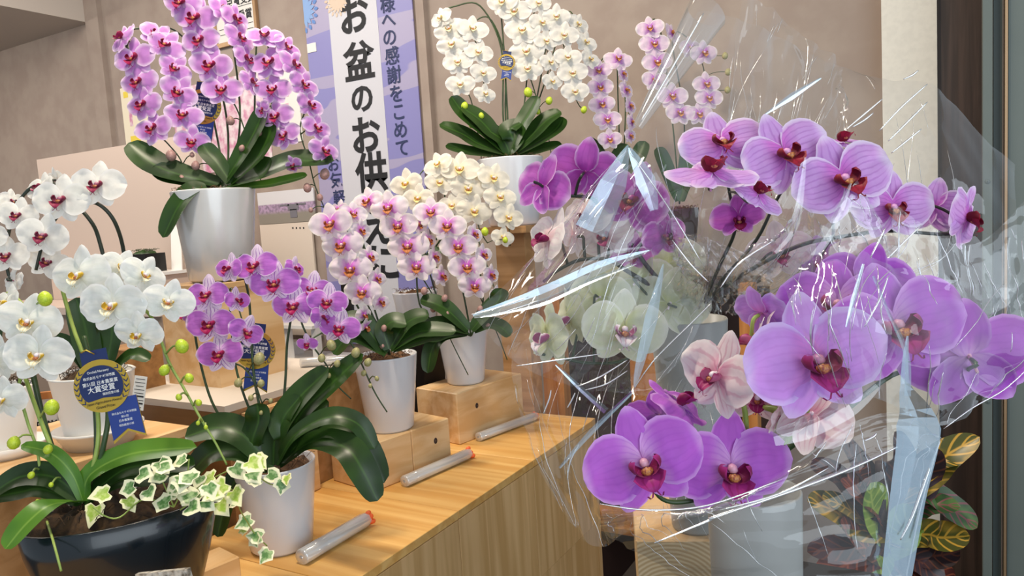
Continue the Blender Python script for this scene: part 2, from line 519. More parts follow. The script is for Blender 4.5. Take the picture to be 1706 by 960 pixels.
kind('palewhite', 'eac4c8', 'f2e9e8', 'f6f1f1', '9c2060', '7a1048', vein='e4c8d4', vamt=0.4)
kind('green', 'd6dfa0', 'e2e9cc', 'eff3e4', 'f0e6ea', 'a03a78', vein='d5dfb6', vamt=0.3, shape=1.1, lips=1.15)
kind('violet', 'dcaae6', 'c068da', 'dca6ee', 'a02878', '7d1048', 'd8a0b8', vein='ac54cc', vamt=0.3, freq=60, e_start=0.82, shape=1.1, lips=1.22)
kind('lilac', 'd886d8', 'cf97ea', 'dcc2f6', 'a02a78', '7d1846', 'c080a0', vein='b878d4', vamt=0.25, freq=60, e_start=0.75, shape=1.08, lips=1.2)
kind('speckle', 'e6a8c0', 'f1dfe3', 'f4eeee', '9a2060', 'c06a90', vein='c86a94', vamt=0.4, freq=24)

def flower(root, px, py, wpx, d, k, yaw=0, pitch=0, roll=0, var=None):
    var = random.randrange(3) if var is None else var
    cm, parts = KINDS[k][var]
    sc_ = wpx * d / F_PX
    B = Matrix((RT, FW, UP)).transposed()
    r = math.radians
    rot = B @ Matrix.Rotation(r(yaw), 3, 'Z') @ Matrix.Rotation(r(-pitch), 3, 'X') @ Matrix.Rotation(r(-roll), 3, 'Y')
    o = link('flower', cm, root)
    pos = P(px, py, d)
    o.matrix_basis = Matrix.Translation(pos - wl(root)) @ rot.to_4x4() @ Matrix.Scale(sc_, 4)
    for nm, me in parts:
        link(nm, me, o)
    back = rot @ V((0, 1, 0))
    return pos, pos + back * 0.22 * sc_
def pts3(pts, d):
    return [P(p[0], p[1], p[2] if len(p) > 2 else d) for p in pts]
def stem(root, pts, d, r=0.0028, mat='stem', flowers=(), name='stem', taper=0.6, extra=()):
    path = spline(pts3(pts, d), 6)
    n = len(path)
    mb = MB()
    mb.tube(path, [r * (1 - (1 - taper) * i / (n - 1)) for i in range(n)], 7)
    for c, b in flowers:
        q = min(path, key=lambda p: (p - b).length)
        if (q - b).length < 0.12:
            mid = (b + q) / 2 + V((0, 0, 0.004))
            mb.tube(spline([c + (b - c) * 0.4, b, mid, q], 3), r * 0.6, 5)
    for a in extra:
        q = min(path, key=lambda p: (p - a).length)
        mb.tube(spline([q, (a + q) / 2 + V((0, 0, 0.006)), a], 3), r * 0.45, 5)
    return mb.build(name, M[mat], root, True)
_bud = MB()
_bud.lathe((0, 0, 0), [(0.001, -0.5), (0.2, -0.45), (0.37, -0.28), (0.44, -0.02), (0.38, 0.22), (0.24, 0.4), (0.1, 0.49), (0.001, 0.51)], 12)
for i, v in enumerate(_bud.v):
    a = math.atan2(v.y, v.x)
    k_ = 1 - 0.08 * abs(math.cos(1.5 * a)) ** 6
    _bud.v[i] = V((v.x * k_, v.y * k_, v.z))
BUD = {k: rawmesh(k, _bud.v, _bud.f, M[k]) for k in ('budG', 'budP', 'budO')}
def bud(root, px, py, spx, d, k='budG', roll=0):
    o = link('bud', BUD[k], root)
    s = spx * d / F_PX
    B = Matrix((RT, FW, UP)).transposed()
    p = P(px, py, d)
    o.matrix_basis = Matrix.Translation(p - wl(root)) @ (B @ Matrix.Rotation(math.radians(-roll), 3, 'Y')).to_4x4() @ Matrix.Scale(s, 4)
    return p
def leaf(root, pts, d, wpx, mat='leaf', nrm=None, chan=0.25, blunt=0.5, name='leaf', base=0.45):
    path = spline(pts3(pts, d), 7)
    n = len(path)
    W = wpx * 0.5 * (path[n // 2] - CAM).dot(FW) / F_PX
    vs, fs, uv = [], [], []
    ns = 7
    nrm = V(nrm).normalized() if nrm else (V((0, 0, 0.75)) - FW * 0.65).normalized()
    for i, p in enumerate(path):
        t = i / (n - 1)
        tg = (path[min(i + 1, n - 1)] - path[max(i - 1, 0)]).normalized()
        sd = tg.cross(nrm)
        if sd.length < 0.15: sd = tg.cross(RT)
        sd.normalize()
        nn = sd.cross(tg)
        wd = W * (base + (1 - base) * math.sin(min(t / 0.55, 1) * math.pi / 2)) * (1 - max(0, (t - 0.6) / 0.4) ** 2.6) ** blunt + 0.0004
        for j in range(ns):
            s = -1 + 2 * j / (ns - 1)
            vs.append(p + sd * s * wd + nn * (chan * wd * (abs(s) ** 1.4 - 0.3)))
            uv.append((t, 0.5 + s / 2))
    N = len(vs)
    for i in range(n - 1):
        for j in range(ns - 1):
            fs.append((i * ns + j, i * ns + j + 1, (i + 1) * ns + j + 1, (i + 1) * ns + j))
    return obj(name, vs, fs, M[mat], root, uv)
def pot(root, base, rb, rt, h, mat, thick=0.006, moss='moss', lip=0.0):
    m = MB()
    m.lathe(base, [(0.001, 0), (rb * 0.92, 0), (rb, 0.006), (rb + (rt - rb) * 0.5, h * 0.5), (rt, h - 0.004), (rt + lip, h - 0.002), (rt - 0.001, h), (rt - thick, h - 0.002), (rt - thick - 0.002, h * 0.75), (0.001, h * 0.74)], 48)
    m.build('pot', M[mat], root, True)
    if moss:
        mossdisc(root, V(base) + V((0, 0, h - 0.012)), rt - thick - 0.001, 1, 1, 0, moss)
def mossdisc(root, c, r, sx, sy, rz, mat, name='moss', amp=0.012):
    vs, fs = [], []
    n, rings = 32, 7
    R = Matrix.Rotation(rz, 3, 'Z')
    for i in range(rings + 1):
        q = r * i / rings + 0.0005
        for k in range(n):
            a = 2 * math.pi * k / n
            x, y = q * sx * math.cos(a), q * sy * math.sin(a)
            z = amp * noise.noise((x * 60, y * 60, c.z * 9)) + amp * 1.1 * (1 - (i / rings) ** 2)
            if i == rings: z = -0.006
            vs.append(c + R @ V((x, y, z)))
    for i in range(rings):
        for k in range(n):
            j = (k + 1) % n
            fs.append((i * n + k, i * n + j, (i + 1) * n + j, (i + 1) * n + k))
    mb = MB()
    mb.add(vs, fs)
    for k in range(70):
        a, q = random.uniform(0, 6.28), r * math.sqrt(random.random())
        p = c + R @ V((q * sx * math.cos(a), q * sy * math.sin(a), amp))
        dv = V((random.uniform(-1, 1), random.uniform(-1, 1), random.uniform(0, 0.6))) * 0.014
        mb.tube([p, p + dv * 0.6 + V((0, 0, 0.005)), p + dv], 0.0006, 3)
    mb.build(name, M[mat], root, True)
def textmesh(items, mat, parent, name='lettering', xdir=None, zdir=None, bold=0.012, align='CENTER'):
    """items: (string, world position, size, roll) laid on the plane xdir/zdir"""
    xdir = (xdir or V((1, 0, 0))).normalized()
    zdir = (zdir or V((0, 0, 1))).normalized()
    nd = xdir.cross(zdir)
    mb = MB()
    for it in items:
        s, p, size = it[:3]
        cu = bpy.data.curves.new('t', 'FONT')
        cu.body = s
        cu.size = 1
        cu.align_x = align
        cu.align_y = 'CENTER'
        cu.offset = bold
        cu.resolution_u = 3
        o = bpy.data.objects.new('t', cu)
        col.objects.link(o)
        bpy.context.view_layer.update()
        me = bpy.data.meshes.new_from_object(o.evaluated_get(bpy.context.evaluated_depsgraph_get()))
        vs = [V(p) + (xdir * v.co.x + zdir * v.co.y) * size for v in me.vertices]
        mb.add(vs, [tuple(f.vertices) for f in me.polygons])
        bpy.data.objects.remove(o)
        bpy.data.curves.remove(cu)
        bpy.data.meshes.remove(me)
    return mb.build(name, mat, parent)
def struct(o, label=None, cat=None):
    o['kind'] = 'structure'
    if label: o['label'] = label
    if cat: o['category'] = cat
    return o

# ---------------------------------------------------------------- the room
YW = 2.6
def quadbox(name, lo, hi, mat, parent=None, rz=0, bev=0):
    lo, hi = V(lo), V(hi)
    return MB().box((lo + hi) / 2, hi - lo, rz, bev).build(name, mat, parent)
struct(quadbox('floor', (-6, -1.2, -0.05), (1.6, YW + 0.1, 0), M['floor']), 'dark brown shop floor below the wooden bench')
struct(quadbox('wall_back', (-4.02, YW, 0), (0.7, YW + 0.1, 3.0), M['plaster']), 'grey brown plaster back wall')
struct(quadbox('wall_corner', (-6, YW, 0), (-4.14, YW + 0.1, 3.0), M['plaster']), 'grey brown plaster wall at the far left')
struct(quadbox('trim_1', (-4.14, YW - 0.03, 0), (-4.02, YW + 0.1, 3.0), M['plaster']), 'narrow plastered pilaster between the two wall sections')
struct(quadbox('wall_left', (-6.1, -1.2, 0), (-6, YW + 0.1, 3.0), M['plaster']))
struct(quadbox('ceiling', (-6, -1.2, 2.58), (-4.14, YW, 3.06), M['ceiling']), 'pale low ceiling in the far left corner')
struct(quadbox('ceiling', (-4.14, -1.2, 3.0), (1.6, YW + 0.1, 3.06), M['ceiling']))
struct(quadbox('trim_2', (-1.86, YW - 0.03, 0), (-1.82, YW + 0.0, 3.0), M['plaster']), 'slim plaster edge beside the banner')
# white column, walnut panel and sliding door frame at the right
struct(quadbox('trim_3', (-0.137, YW - 0.07, 0), (0.006, YW, 3.0), M['col']), 'off white textured column at the right of the back wall')
struct(quadbox('trim_4', (0.006, YW - 0.05, 0), (0.135, YW, 3.0), M['panel']), 'dark walnut wall panel beside the white column')
dr = thing('door_1', 'grey aluminium sliding door frame at the right edge', None, (0.16, YW - 0.3, 0))
dr['kind'] = 'structure'
yd = YW - 0.28
for x0, x1, y0, m in ((0.108, 0.129, 0.0, 'alu'), (0.133, 0.152, 0.03, 'alu_dark'), (0.156, 0.162, 0.0, 'brass'), (0.164, 0.42, 0.01, 'alu')):
    quadbox('door_stile' if x1 < 0.3 else 'door_panel', (x0, yd + y0, 0), (x1, yd + y0 + 0.05, 2.8), M[m], dr)
for z in (0.77, 1.36):
    MB().lathe((0, 0, 0), [(0.001, 0.003), (0.005, 0.002), (0.006, 0)], 12).build('screw', M['alu_dark'], None)
    o = bpy.data.objects[-1] if False else [x for x in col.objects if x.name.startswith('screw')][-1]
    o.parent = dr
    o.rotation_euler = (math.pi / 2, 0, 0)
    o.location = V((0.118, yd, z)) - V(dr.location)

# ---------------------------------------------------------------- wooden bench
BX0, BX1, BZ = -1.26, -0.86, 0.75
bench = thing('display_bench', 'long low pine display bench running towards the back wall', 'bench', (-1.06, 1.0, 0))
ys = [0.22, 0.55, 0.875, 1.21, 1.54, 1.905]
for a, b in zip(ys, ys[1:]):
    MB().box(((BX0 + BX1) / 2, (a + b) / 2, BZ - 0.009), (BX1 - BX0, b - a - 0.0016, 0.018), 0, 0.001).build('top_board', M['pine'], bench)
    MB().box((BX1 - 0.012, (a + b) / 2, (0.445 + BZ - 0.019) / 2), (0.022, b - a - 0.0022, BZ - 0.019 - 0.447), 0, 0.001).build('front_board', M['pine_v'], bench)
    MB().box((BX1 - 0.014, (a + b) / 2, 0.222), (0.022, b - a - 0.0022, 0.443), 0, 0.001).build('plinth_board', M['pine_v'], bench)
quadbox('carcass', (BX0 + 0.002, 0.23, 0.001), (BX1 - 0.03, 1.90, BZ - 0.02), M['dark'], bench)
quadbox('end_panel', (BX0, 1.905, 0.0), (BX1 - 0.001, 1.925, BZ - 0.0), M['pine_v'], bench)

# risers on the bench
def block(label, c, size, rz, mat='block', seams=0, name='riser_block', group='pine riser blocks', knots=()):
    t = thing(name, label, 'wood block', (c[0], c[1], c[2] - size[2] / 2), group)
    R = Matrix.Rotation(rz, 3, 'Z')
    if seams:
        n = seams + 1
        for i in range(n):
            L = size[1] / n
            cc = V(c) + R @ V((0, -size[1] / 2 + L * (i + 0.5), 0))
            MB().box(cc, (size[0], L - 0.001, size[2]), rz, 0.0025).build('timber', M[mat], t)
    else:
        MB().box(c, size, rz, 0.0025).build('timber', M[mat], t)
    for kx in knots:
        p = V(c) + R @ V((size[0] / 2, kx[0], kx[1]))
        mb = MB()
        mb.lathe((0, 0, 0), [(0.001, 0.0012), (0.004, 0.0008), (0.006, 0)], 12)
        mb.v = [p + R @ V((v.z, v.x, v.y * 1.3)) for v in mb.v]
        mb.build('knot', M['dark'], t)
    return t
RZ = math.radians(-11)
dv = V((math.sin(-RZ), math.cos(-RZ), 0))
nv = V((math.cos(-RZ), -math.sin(-RZ), 0))
c2 = V((-1.100, 1.224, 0)) + dv * 0.125 - nv * 0.075
block('pair of pine riser blocks with a knot under the middle white pot', (c2.x, c2.y, BZ + 0.055), (0.15, 0.25, 0.11), RZ, seams=1, knots=((0.075, 0.01),))
c3 = V((-1.104, 1.582, 0)) + dv * 0.135 - nv * 0.08
block('pine riser block under the far white pot at the end of the bench', (c3.x, c3.y, BZ + 0.07), (0.16, 0.27, 0.14), RZ, knots=((-0.06, 0.02),))
c4 = P(60, 880, 1.32)
block('small pine riser block at the left behind the navy bowl', (-1.33, 0.60, 0.845), (0.10, 0.16, 0.19), RZ)
block('low pine offcut on the bench beside the navy bowl', (-1.10, 0.775, BZ + 0.02), (0.07, 0.11, 0.04), RZ)
# back tier: lower boxes carrying the upper pots
t = thing('tier_box', 'large wooden box with pale top behind the pink orchid', 'box', (-1.46, 1.17, 0))
quadbox('body', (-1.70, 0.985, 0), (-1.262, 1.42, 0.985), M['box'], t)
quadbox('top', (-1.705, 0.98, 0.985), (-1.258, 1.425, 1.0), plain('pale_board', hx('cfc5b8'), 0.6), t)
quadbox('upright_board', (-1.258, 1.02, 0.752), (-1.235, 1.20, 0.975), M['block'], t)
t = thing('riser_box', 'tall wooden box lifting the silver pot of rose pink orchids', 'box', (-1.508, 1.205, 1.0))
quadbox('body', (-1.60, 1.10, 1.0), (-1.415, 1.30, 1.225), M['block'], t)
quadbox('lid', (-1.605, 1.095, 1.225), (-1.41, 1.305, 1.236), M['block'], t)
tag(quadbox('chipboard_box', (-1.70, 0.995, 1.0), (-1.60, 1.09, 1.10), M['osb']), 'rough chipboard box beside the tall riser on the pale tier', 'box')
t = thing('side_box', 'brown wooden box under the white pot with the saucer', 'box', (-1.42, 0.70, 0))
quadbox('body', (-1.60, 0.44, 0), (-1.262, 0.90, 0.965), M['box'], t)
quadbox('top', (-1.605, 0.435, 0.965), (-1.262, 0.905, 0.98), M['block'], t)
# sign in a wooden frame
sg = thing('framed_sign', 'small wooden framed award sign lettered in black behind the left orchid stems', 'sign', (-1.55, 0.80, 0.98))
a = P(88, 715, 1.62)
sx = (RT * 0.93 + FW * 0.2); sx.z = 0; sx.normalize()
sz = V((0, 0, 1))
def onplane(name, rect, mat, parent, c, x, z, th=0.004, depth=0.0):
    """thin slab on the plane through c spanned by x (right) and z (up); rect = x0, x1, z0, z1"""
    n = x.cross(z).normalized()
    x0, x1, z0, z1 = rect
    vs = [c + x * u + z * v_ + n * (depth + e) for e in (0, th) for u, v_ in ((x0, z0), (x1, z0), (x1, z1), (x0, z1))]
    return obj(name, vs, [(3, 2, 1, 0), (4, 5, 6, 7), (0, 1, 5, 4), (1, 2, 6, 5), (2, 3, 7, 6), (3, 0, 4, 7)], mat, parent, None, False)
sg.location = V((a.x, a.y, a.z - 0.10)); WL[sg] = V(sg.location)
onplane('card', (-0.07, 0.02, -0.10, 0.07), M['paper'], sg, a, sx, sz)
for r in ((0.02, 0.034, -0.10, 0.085), (-0.084, -0.07, -0.10, 0.085), (-0.07, 0.02, 0.07, 0.085)):
    onplane('frame_rail', r, M['rack'], sg, a, sx, sz, 0.012)
textmesh([('受賞', a + sx * -0.012 + sz * 0.005 + sx.cross(sz) * 0.006, 0.03)], M['ink'], sg, 'lettering', sx, sz)
quadbox('sign_shelf', (a.x - 0.12, a.y - 0.05, 0), (a.x + 0.08, a.y + 0.12, a.z - 0.10), M['box'], None)
tag(bpy.data.objects['sign_shelf'], 'brown wooden stand under the framed award sign', 'stand')

# wooden rack behind the bench end
rk = thing('wooden_rack', 'orange brown wooden rack with dark back behind the cellophane', 'rack', (-0.85, 2.15, 0))
for px, wpx in ((925, 38), (1074, 42), (1249, 22)):
    p = on(px, 600, 1, 2.02)
    wd = wpx * 2.25 / F_PX
    quadbox('post', (p.x - wd / 2, 2.0, 0), (p.x + wd / 2, 2.045, 1.13), M['rack'], rk)
pL, pR = on(925, 600, 1, 2.02).x, on(1249, 600, 1, 2.02).x
quadbox('back_panel', (pL - 0.06, 2.2, 0), (pR + 0.02, 2.22, 1.10), M['dark'], rk)
for z in (0.35, 1.115):
    quadbox('shelf', (pL, 2.046, z), (pR, 2.199, z + 0.018), M['rack'] if z < 1 else M['dark'], rk)

# ---------------------------------------------------------------- things on the back wall
def lavender():
    m, nt, b, out = newmat('banner_print')
    g = G(nt)
    tc = g.n('ShaderNodeTexCoord')
    sp = g.n('ShaderNodeSeparateXYZ')
    g.l(tc.outputs['Object'], sp.inputs[0])
    z = sp.outputs[2]
    c = g.mix(g.mr(z, 1.35, 2.2), hx('8785bd'), hx('c3c6d6'))
    wv = g.n('ShaderNodeTexNoise')
    mp = g.n('ShaderNodeMapping')
    mp.inputs['Scale'].default_value = (2.2, 1, 15)
    g.l(tc.outputs['Object'], mp.inputs[0]); g.l(mp.outputs[0], wv.inputs['Vector'])
    wv.inputs['Scale'].default_value = 1
    wv.inputs['Detail'].default_value = 0
    k = g.math('MULTIPLY', g.mr(wv.outputs[0], 0.52, 0.54), g.mr(z, 1.9, 2.2, 0.55, 0))
    c = g.mix(k, c, hx('b9b0c0'))
    g.l(c, b.inputs['Base Color'])
    b.inputs['Roughness'].default_value = 0.4
    return m
M['banner'] = lavender()
M['banner_w'] = plain('banner_white', hx('cbccd4'), 0.4)
M['sky_print'] = plain('flower_print_blue', hx('86a9da'), 0.5)
M['sky_print2'] = plain('flower_print_deep', hx('5f88c8'), 0.5)
M['peach_print'] = plain('flower_print_peach', hx('d9c3ae'), 0.5)
bn = thing('banner', 'tall lavender and white vertical banner with black brush lettering', 'banner', (-2.19, YW - 0.01, 0.8))
yb = YW - 0.012
quadbox('sheet', (-2.497, yb, 0.8), (-1.888, yb + 0.006, 2.95), M['banner'], bn)
quadbox('centre_strip', (-2.35, yb - 0.0012, 0.8), (-2.075, yb - 0.0002, 2.95), M['banner_w'], bn)
def wt(ch, px, py, size_px):
    p = on(px, py, 1, yb - 0.003)
    return (ch, p, size_px * (p - CAM).dot(FW) / F_PX)
textmesh([wt('お', 589, 30, 66), wt('盆', 598, 107, 66), wt('の', 603, 167, 52), wt('お', 609, 230, 66), wt('供', 619, 292, 68), wt('え', 630, 382, 68), wt('に', 640, 442, 68)], M['ink'], bn, 'lettering', bold=0.03)
textmesh([wt(c_, x_, y_, 31) for c_, x_, y_ in (('様', 645, 8), ('へ', 647, 35), ('の', 649, 64), ('感', 653, 95), ('謝', 656, 127), ('を', 660, 158), ('こ', 664, 188), ('め', 667, 218), ('て', 670, 248))], M['inkN'], bn, 'lettering', bold=0.012)
textmesh([wt(c_, x_, y_, 27) for c_, x_, y_ in (('お', 555, 275), ('気', 560, 302), ('軽', 565, 331))], M['inkN'], bn, 'lettering', bold=0.01)
def mum(cpx, cpy, rpx, mat_in, mat_out, half):
    c = on(cpx, cpy, 1, yb - 0.0025)
    R_ = rpx * 3.25 / F_PX
    for ring, (n, r0, r1, w_) in enumerate(((18, 0.72, 1.0, 0.09), (18, 0.1, 0.8, 0.13))):
        mb = MB()
        for i in range(n):
            q = 2 * math.pi * (i + 0.5 * ring) / n
            u, v_ = V((math.cos(q), 0, math.sin(q))), V((-math.sin(q), 0, math.cos(q)))
            p = [c + V((0, -0.0006 * ring, 0)) + (u * (r0 + (r1 - r0) * t_) + v_ * w_ * s_ * math.sin(math.pi * (0.15 + 0.8 * t_))) * R_ for t_, s_ in ((0, 0), (0.35, 1), (0.75, 1), (1, 0), (0.75, -1), (0.35, -1))]
            p = [V((max(x.x, -2.4972), x.y, x.z)) for x in p]
            if any(x.x > -2.497 for x in p): mb.add(p, [(5, 4, 3, 2, 1, 0)])
        if ring: mb.add([V((max(c.x + R_ * 0.55 * math.cos(k * 0.2618), -2.4972), c.y - 0.0008, c.z + R_ * 0.55 * math.sin(k * 0.2618))) for k in range(24)], [tuple(range(24))])
        if mb.v: mb.build('printed_petals', mat_in if ring else mat_out, bn)
mum(503, 20, 38, M['sky_print'], M['sky_print2'], 0)
mum(562, -2, 30, M['peach_print'], M['peach_print'], 0)
c = on(517, 80, 1, yb - 0.003)
quadbox('corner_tab', (c.x - 0.02, yb - 0.003, c.z - 0.02), (c.x + 0.035, yb - 0.0005, c.z + 0.02), M['paper'], bn)

# award notice in a frame
c0, c1 = V((-3.10, YW - 0.02, 2.27)), V((-2.80, YW, 2.75))
aw = thing('framed_notice', 'framed white award notice with black lettering above the rose orchids', 'sign', (-2.95, YW - 0.02, 2.27))
quadbox('sheet', (-3.09, YW - 0.012, 2.28), (-2.815, YW - 0.002, 2.75), M['paper'], aw)
for lo, hi in (((-3.105, YW - 0.02, 2.265), (-2.80, YW - 0.001, 2.285)), ((-3.105, YW - 0.02, 2.285), (-3.088, YW - 0.001, 2.75)), ((-2.817, YW - 0.02, 2.285), (-2.80, YW - 0.001, 2.75))):
    quadbox('frame_rail', lo, hi, M['brass'], aw)
yb2 = YW - 0.0135
for it in (('大臣賞受賞', V((-2.93, yb2, 2.463)), 0.05), ('受賞', V((-2.88, yb2, 2.39)), 0.05)):
    textmesh([it], M['ink'], aw, bold=0.015)
for z in (2.435, 2.348, 2.322):
    quadbox('rule', (-3.07, yb2 - 0.0005, z), (-2.83, yb2, z + 0.002), M['ink'], aw)
# flower posters behind the rose orchids
def poster(px0, py0, px1, py1, label, mat, blobs=(), name='poster', cat='poster'):
    a, b = on(px0, py0, 1, YW - 0.004), on(px1, py1, 1, YW - 0.004)
    t_ = thing(name, label, cat, ((a.x + b.x) / 2, YW - 0.004, b.z))
    quadbox('sheet', (a.x, YW - 0.005, b.z), (b.x, YW - 0.001, a.z), mat, t_)
    for (x, y, w_, h_, mm) in blobs:
        p = on(x, y, 1, YW - 0.006)
        k_ = (p - CAM).dot(FW) / F_PX
        quadbox('printed_block', (p.x - w_ * k_ / 2, YW - 0.0062, p.z - h_ * k_ / 2), (p.x + w_ * k_ / 2, YW - 0.0052, p.z + h_ * k_ / 2), mm, t_)
    return t_
M['yel'] = plain('yellow_print', hx('efd64a'), 0.6)
M['pinkp'] = petalmat('pink_print', hx('e6b8cc'), hx('e6c3d2'), hx('e6c3d2'))
M['pinkpr'] = plain('pink_flower_print', hx('eadfe2'), 0.6, c2=hx('cf86a8'), vscale=22)
poster(200, 148, 262, 245, 'cream poster with yellow blocks left behind the rose orchids', plain('poster_cream', hx('efe5cc'), 0.6), ((209, 158, 12, 10, M['yel']), (226, 232, 26, 12, M['yel']), (218, 195, 8, 30, M['pinkpr'])))
poster(285, 150, 455, 275, 'flower photograph poster directly behind the rose orchids', M['pinkpr'], ((300, 258, 40, 20, M['paper']),))
poster(452, 85, 505, 235, 'pale notice sheet at the right behind the rose orchids', M['paper'], tuple((470, 105 + 14 * i, 30, 3, M['pinkpr']) for i in range(8)))
# calendar
a, b = on(428, 322, 1, YW - 0.02), on(543, 560, 1, YW - 0.02)
M['field'] = None
def fieldmat():
    m, nt, bb, out = newmat('lavender_field_print')
    g = G(nt)
    tc = g.n('ShaderNodeTexCoord')
    sp = g.n('ShaderNodeSeparateXYZ')
    g.l(tc.outputs['Object'], sp.inputs[0])
    nz = g.n('ShaderNodeTexNoise')
    nz.inputs['Scale'].default_value = 60
    g.l(tc.outputs['Object'], nz.inputs['Vector'])
    f = g.mix(g.mr(nz.outputs[0], 0.4, 0.65), hx('b79fc0'), hx('8a7a92'))
    f = g.mix(g.mr(sp.outputs[2], -0.115, -0.09), hx('8f8a80'), f)
    c_ = g.mix(g.mr(sp.outputs[2], -0.065, -0.058), f, hx('dcdde2'))
    g.l(c_, bb.inputs['Base Color'])
    return m
cl = thing('wall_calendar', 'wall calendar with a lavender field picture beside the silver pot', 'calendar', (a.x, YW - 0.02, a.z))
zm = on(470, 372, 1, YW - 0.02).z
quadbox('picture', (a.x, YW - 0.02, zm), (b.x, YW - 0.012, a.z), fieldmat(), cl)
quadbox('page', (a.x, YW - 0.022, b.z), (b.x - 0.03, YW - 0.012, zm - 0.002), plain('page', hx('ded2c4'), 0.7), cl)
p = on(488, 345, 1, YW - 0.022)
mb = MB()
mb.box((p.x, YW - 0.021, p.z), (0.07, 0.002, 0.03)); mb.box((p.x, YW - 0.021, p.z - 0.03), (0.045, 0.002, 0.04)); mb.box((p.x - 0.055, YW - 0.021, p.z + 0.012), (0.06, 0.002, 0.008)); mb.box((p.x + 0.055, YW - 0.021, p.z + 0.012), (0.06, 0.002, 0.008))
mb.build('printed_windmill', plain('windmill_print', hx('76757e'), 0.7), cl)
mb = MB()
for i in range(4):
    q = on(488 + 6 * i, 380, 1, YW - 0.022)
    mb.box((q.x, YW - 0.0225, q.z), (0.008, 0.001, 0.008))
mb.build('printed_dots', M['ink'], cl)
# dark upright strip standing in for the shadowy gap beside the calendar
tag(quadbox('black_rail', (-2.40, YW - 0.03, 0.9), (-2.345, YW - 0.013, 1.36), M['black']), 'black upright strip for the shadow gap between the calendar and the banner', 'rail')

# pale pink partition and shelf at left
pt = thing('partition', 'pale pink partition panel standing in front of the left wall', 'partition', (-3.2, 2.0, 0))
zt = on(140, 253, 1, 2.0).z
xl = on(62, 275, 1, 2.0).x
xr = on(330, 300, 1, 2.0).x
quadbox('panel', (xl, 2.0, 0), (xr, 2.03, zt), M['pinkboard'], pt)
zl = on(180, 508, 1, 1.85).z
ct = thing('side_counter', 'pale pink side counter in front of the partition at left', 'counter', (-3.3, 1.9, 0))
quadbox('worktop', (xl - 0.25, 1.75, zl - 0.03), (xr + 0.02, 1.995, zl), M['pinkboard'], ct)
quadbox('front', (xl - 0.25, 1.76, 0.0), (xr + 0.02, 1.99, zl - 0.031), plain('counter_front', hx('a08a78'), 0.7), ct)
# tray stand on the ledge
q0 = on(262, 452, 1, 1.9)
ts = thing('tray_stand', 'white stand with a leaning sheet under the black tray', 'stand', (q0.x, 1.9, zl))
quadbox('stand_top', (q0.x - 0.16, 1.79, q0.z - 0.012), (q0.x + 0.12, 1.985, q0.z), M['white'], ts)
quadbox('stand_leg', (q0.x - 0.14, 1.81, zl), (q0.x + 0.10, 1.98, q0.z - 0.012), M['pinkboard'], ts)
ps = on(305, 400, 1, 1.97)
vs = [V((q0.x + 0.05, 1.93, q0.z)), V((q0.x + 0.115, 1.93, q0.z)), V((q0.x + 0.06, 1.985, q0.z + 0.2)), V((q0.x - 0.0, 1.985, q0.z + 0.2))]
obj('leaning_sheet', vs + [v + V((0, 0.004, 0)) for v in vs], [(0, 1, 2, 3), (7, 6, 5, 4), (0, 4, 5, 1), (1, 5, 6, 2), (2, 6, 7, 3), (3, 7, 4, 0)], M['paper'], ts, None, False)
tr_ = thing('plant_tray', 'small black tray with green moss and a pink bloom on the white stand', 'tray', (q0.x - 0.03, 1.87, q0.z))
quadbox('tray', (q0.x - 0.10, 1.83, q0.z + 0.001), (q0.x + 0.035, 1.92, q0.z + 0.075), M['black'], tr_)
mossdisc(tr_, V((q0.x - 0.033, 1.875, q0.z + 0.074)), 0.045, 1.4, 0.9, 0, 'leaf', 'moss')
# white storage rack behind the pink orchid
wk = thing('storage_rack', 'white open storage rack with yellow packs behind the pink orchid', 'rack', (-2.25, 2.3, 0))
x0, x1 = on(425, 600, 1, 2.3).x, on(532, 600, 1, 2.3).x
zt = on(480, 545, 1, 2.3).z
for x in (x0, (x0 + x1) / 2 + 0.03, x1):
    quadbox('post', (x - 0.014, 2.28, 0), (x + 0.014, 2.31, zt), M['white'], wk)
for z in (zt, zt - 0.16, zt - 0.32):
    quadbox('shelf', (x0 - 0.014, 2.26, z), (x1 + 0.014, 2.5, z + 0.014), M['white'], wk)
for i, (dx, hh, mm) in enumerate(((0.01, 0.05, 'yel'), (0.09, 0.06, 'paper'))):
    tag(quadbox('pack', (x0 + dx + 0.01, 2.33, zt - 0.146), (x0 + dx + 0.07, 2.45, zt - 0.146 + hh), M[mm]), ('yellow pack at the left on the white storage rack', 'white paper pack on the white storage rack', 'yellow pack at the right on the white storage rack', 'pink pack at the right on the white storage rack')[i], 'pack', 'packs on the white storage rack')
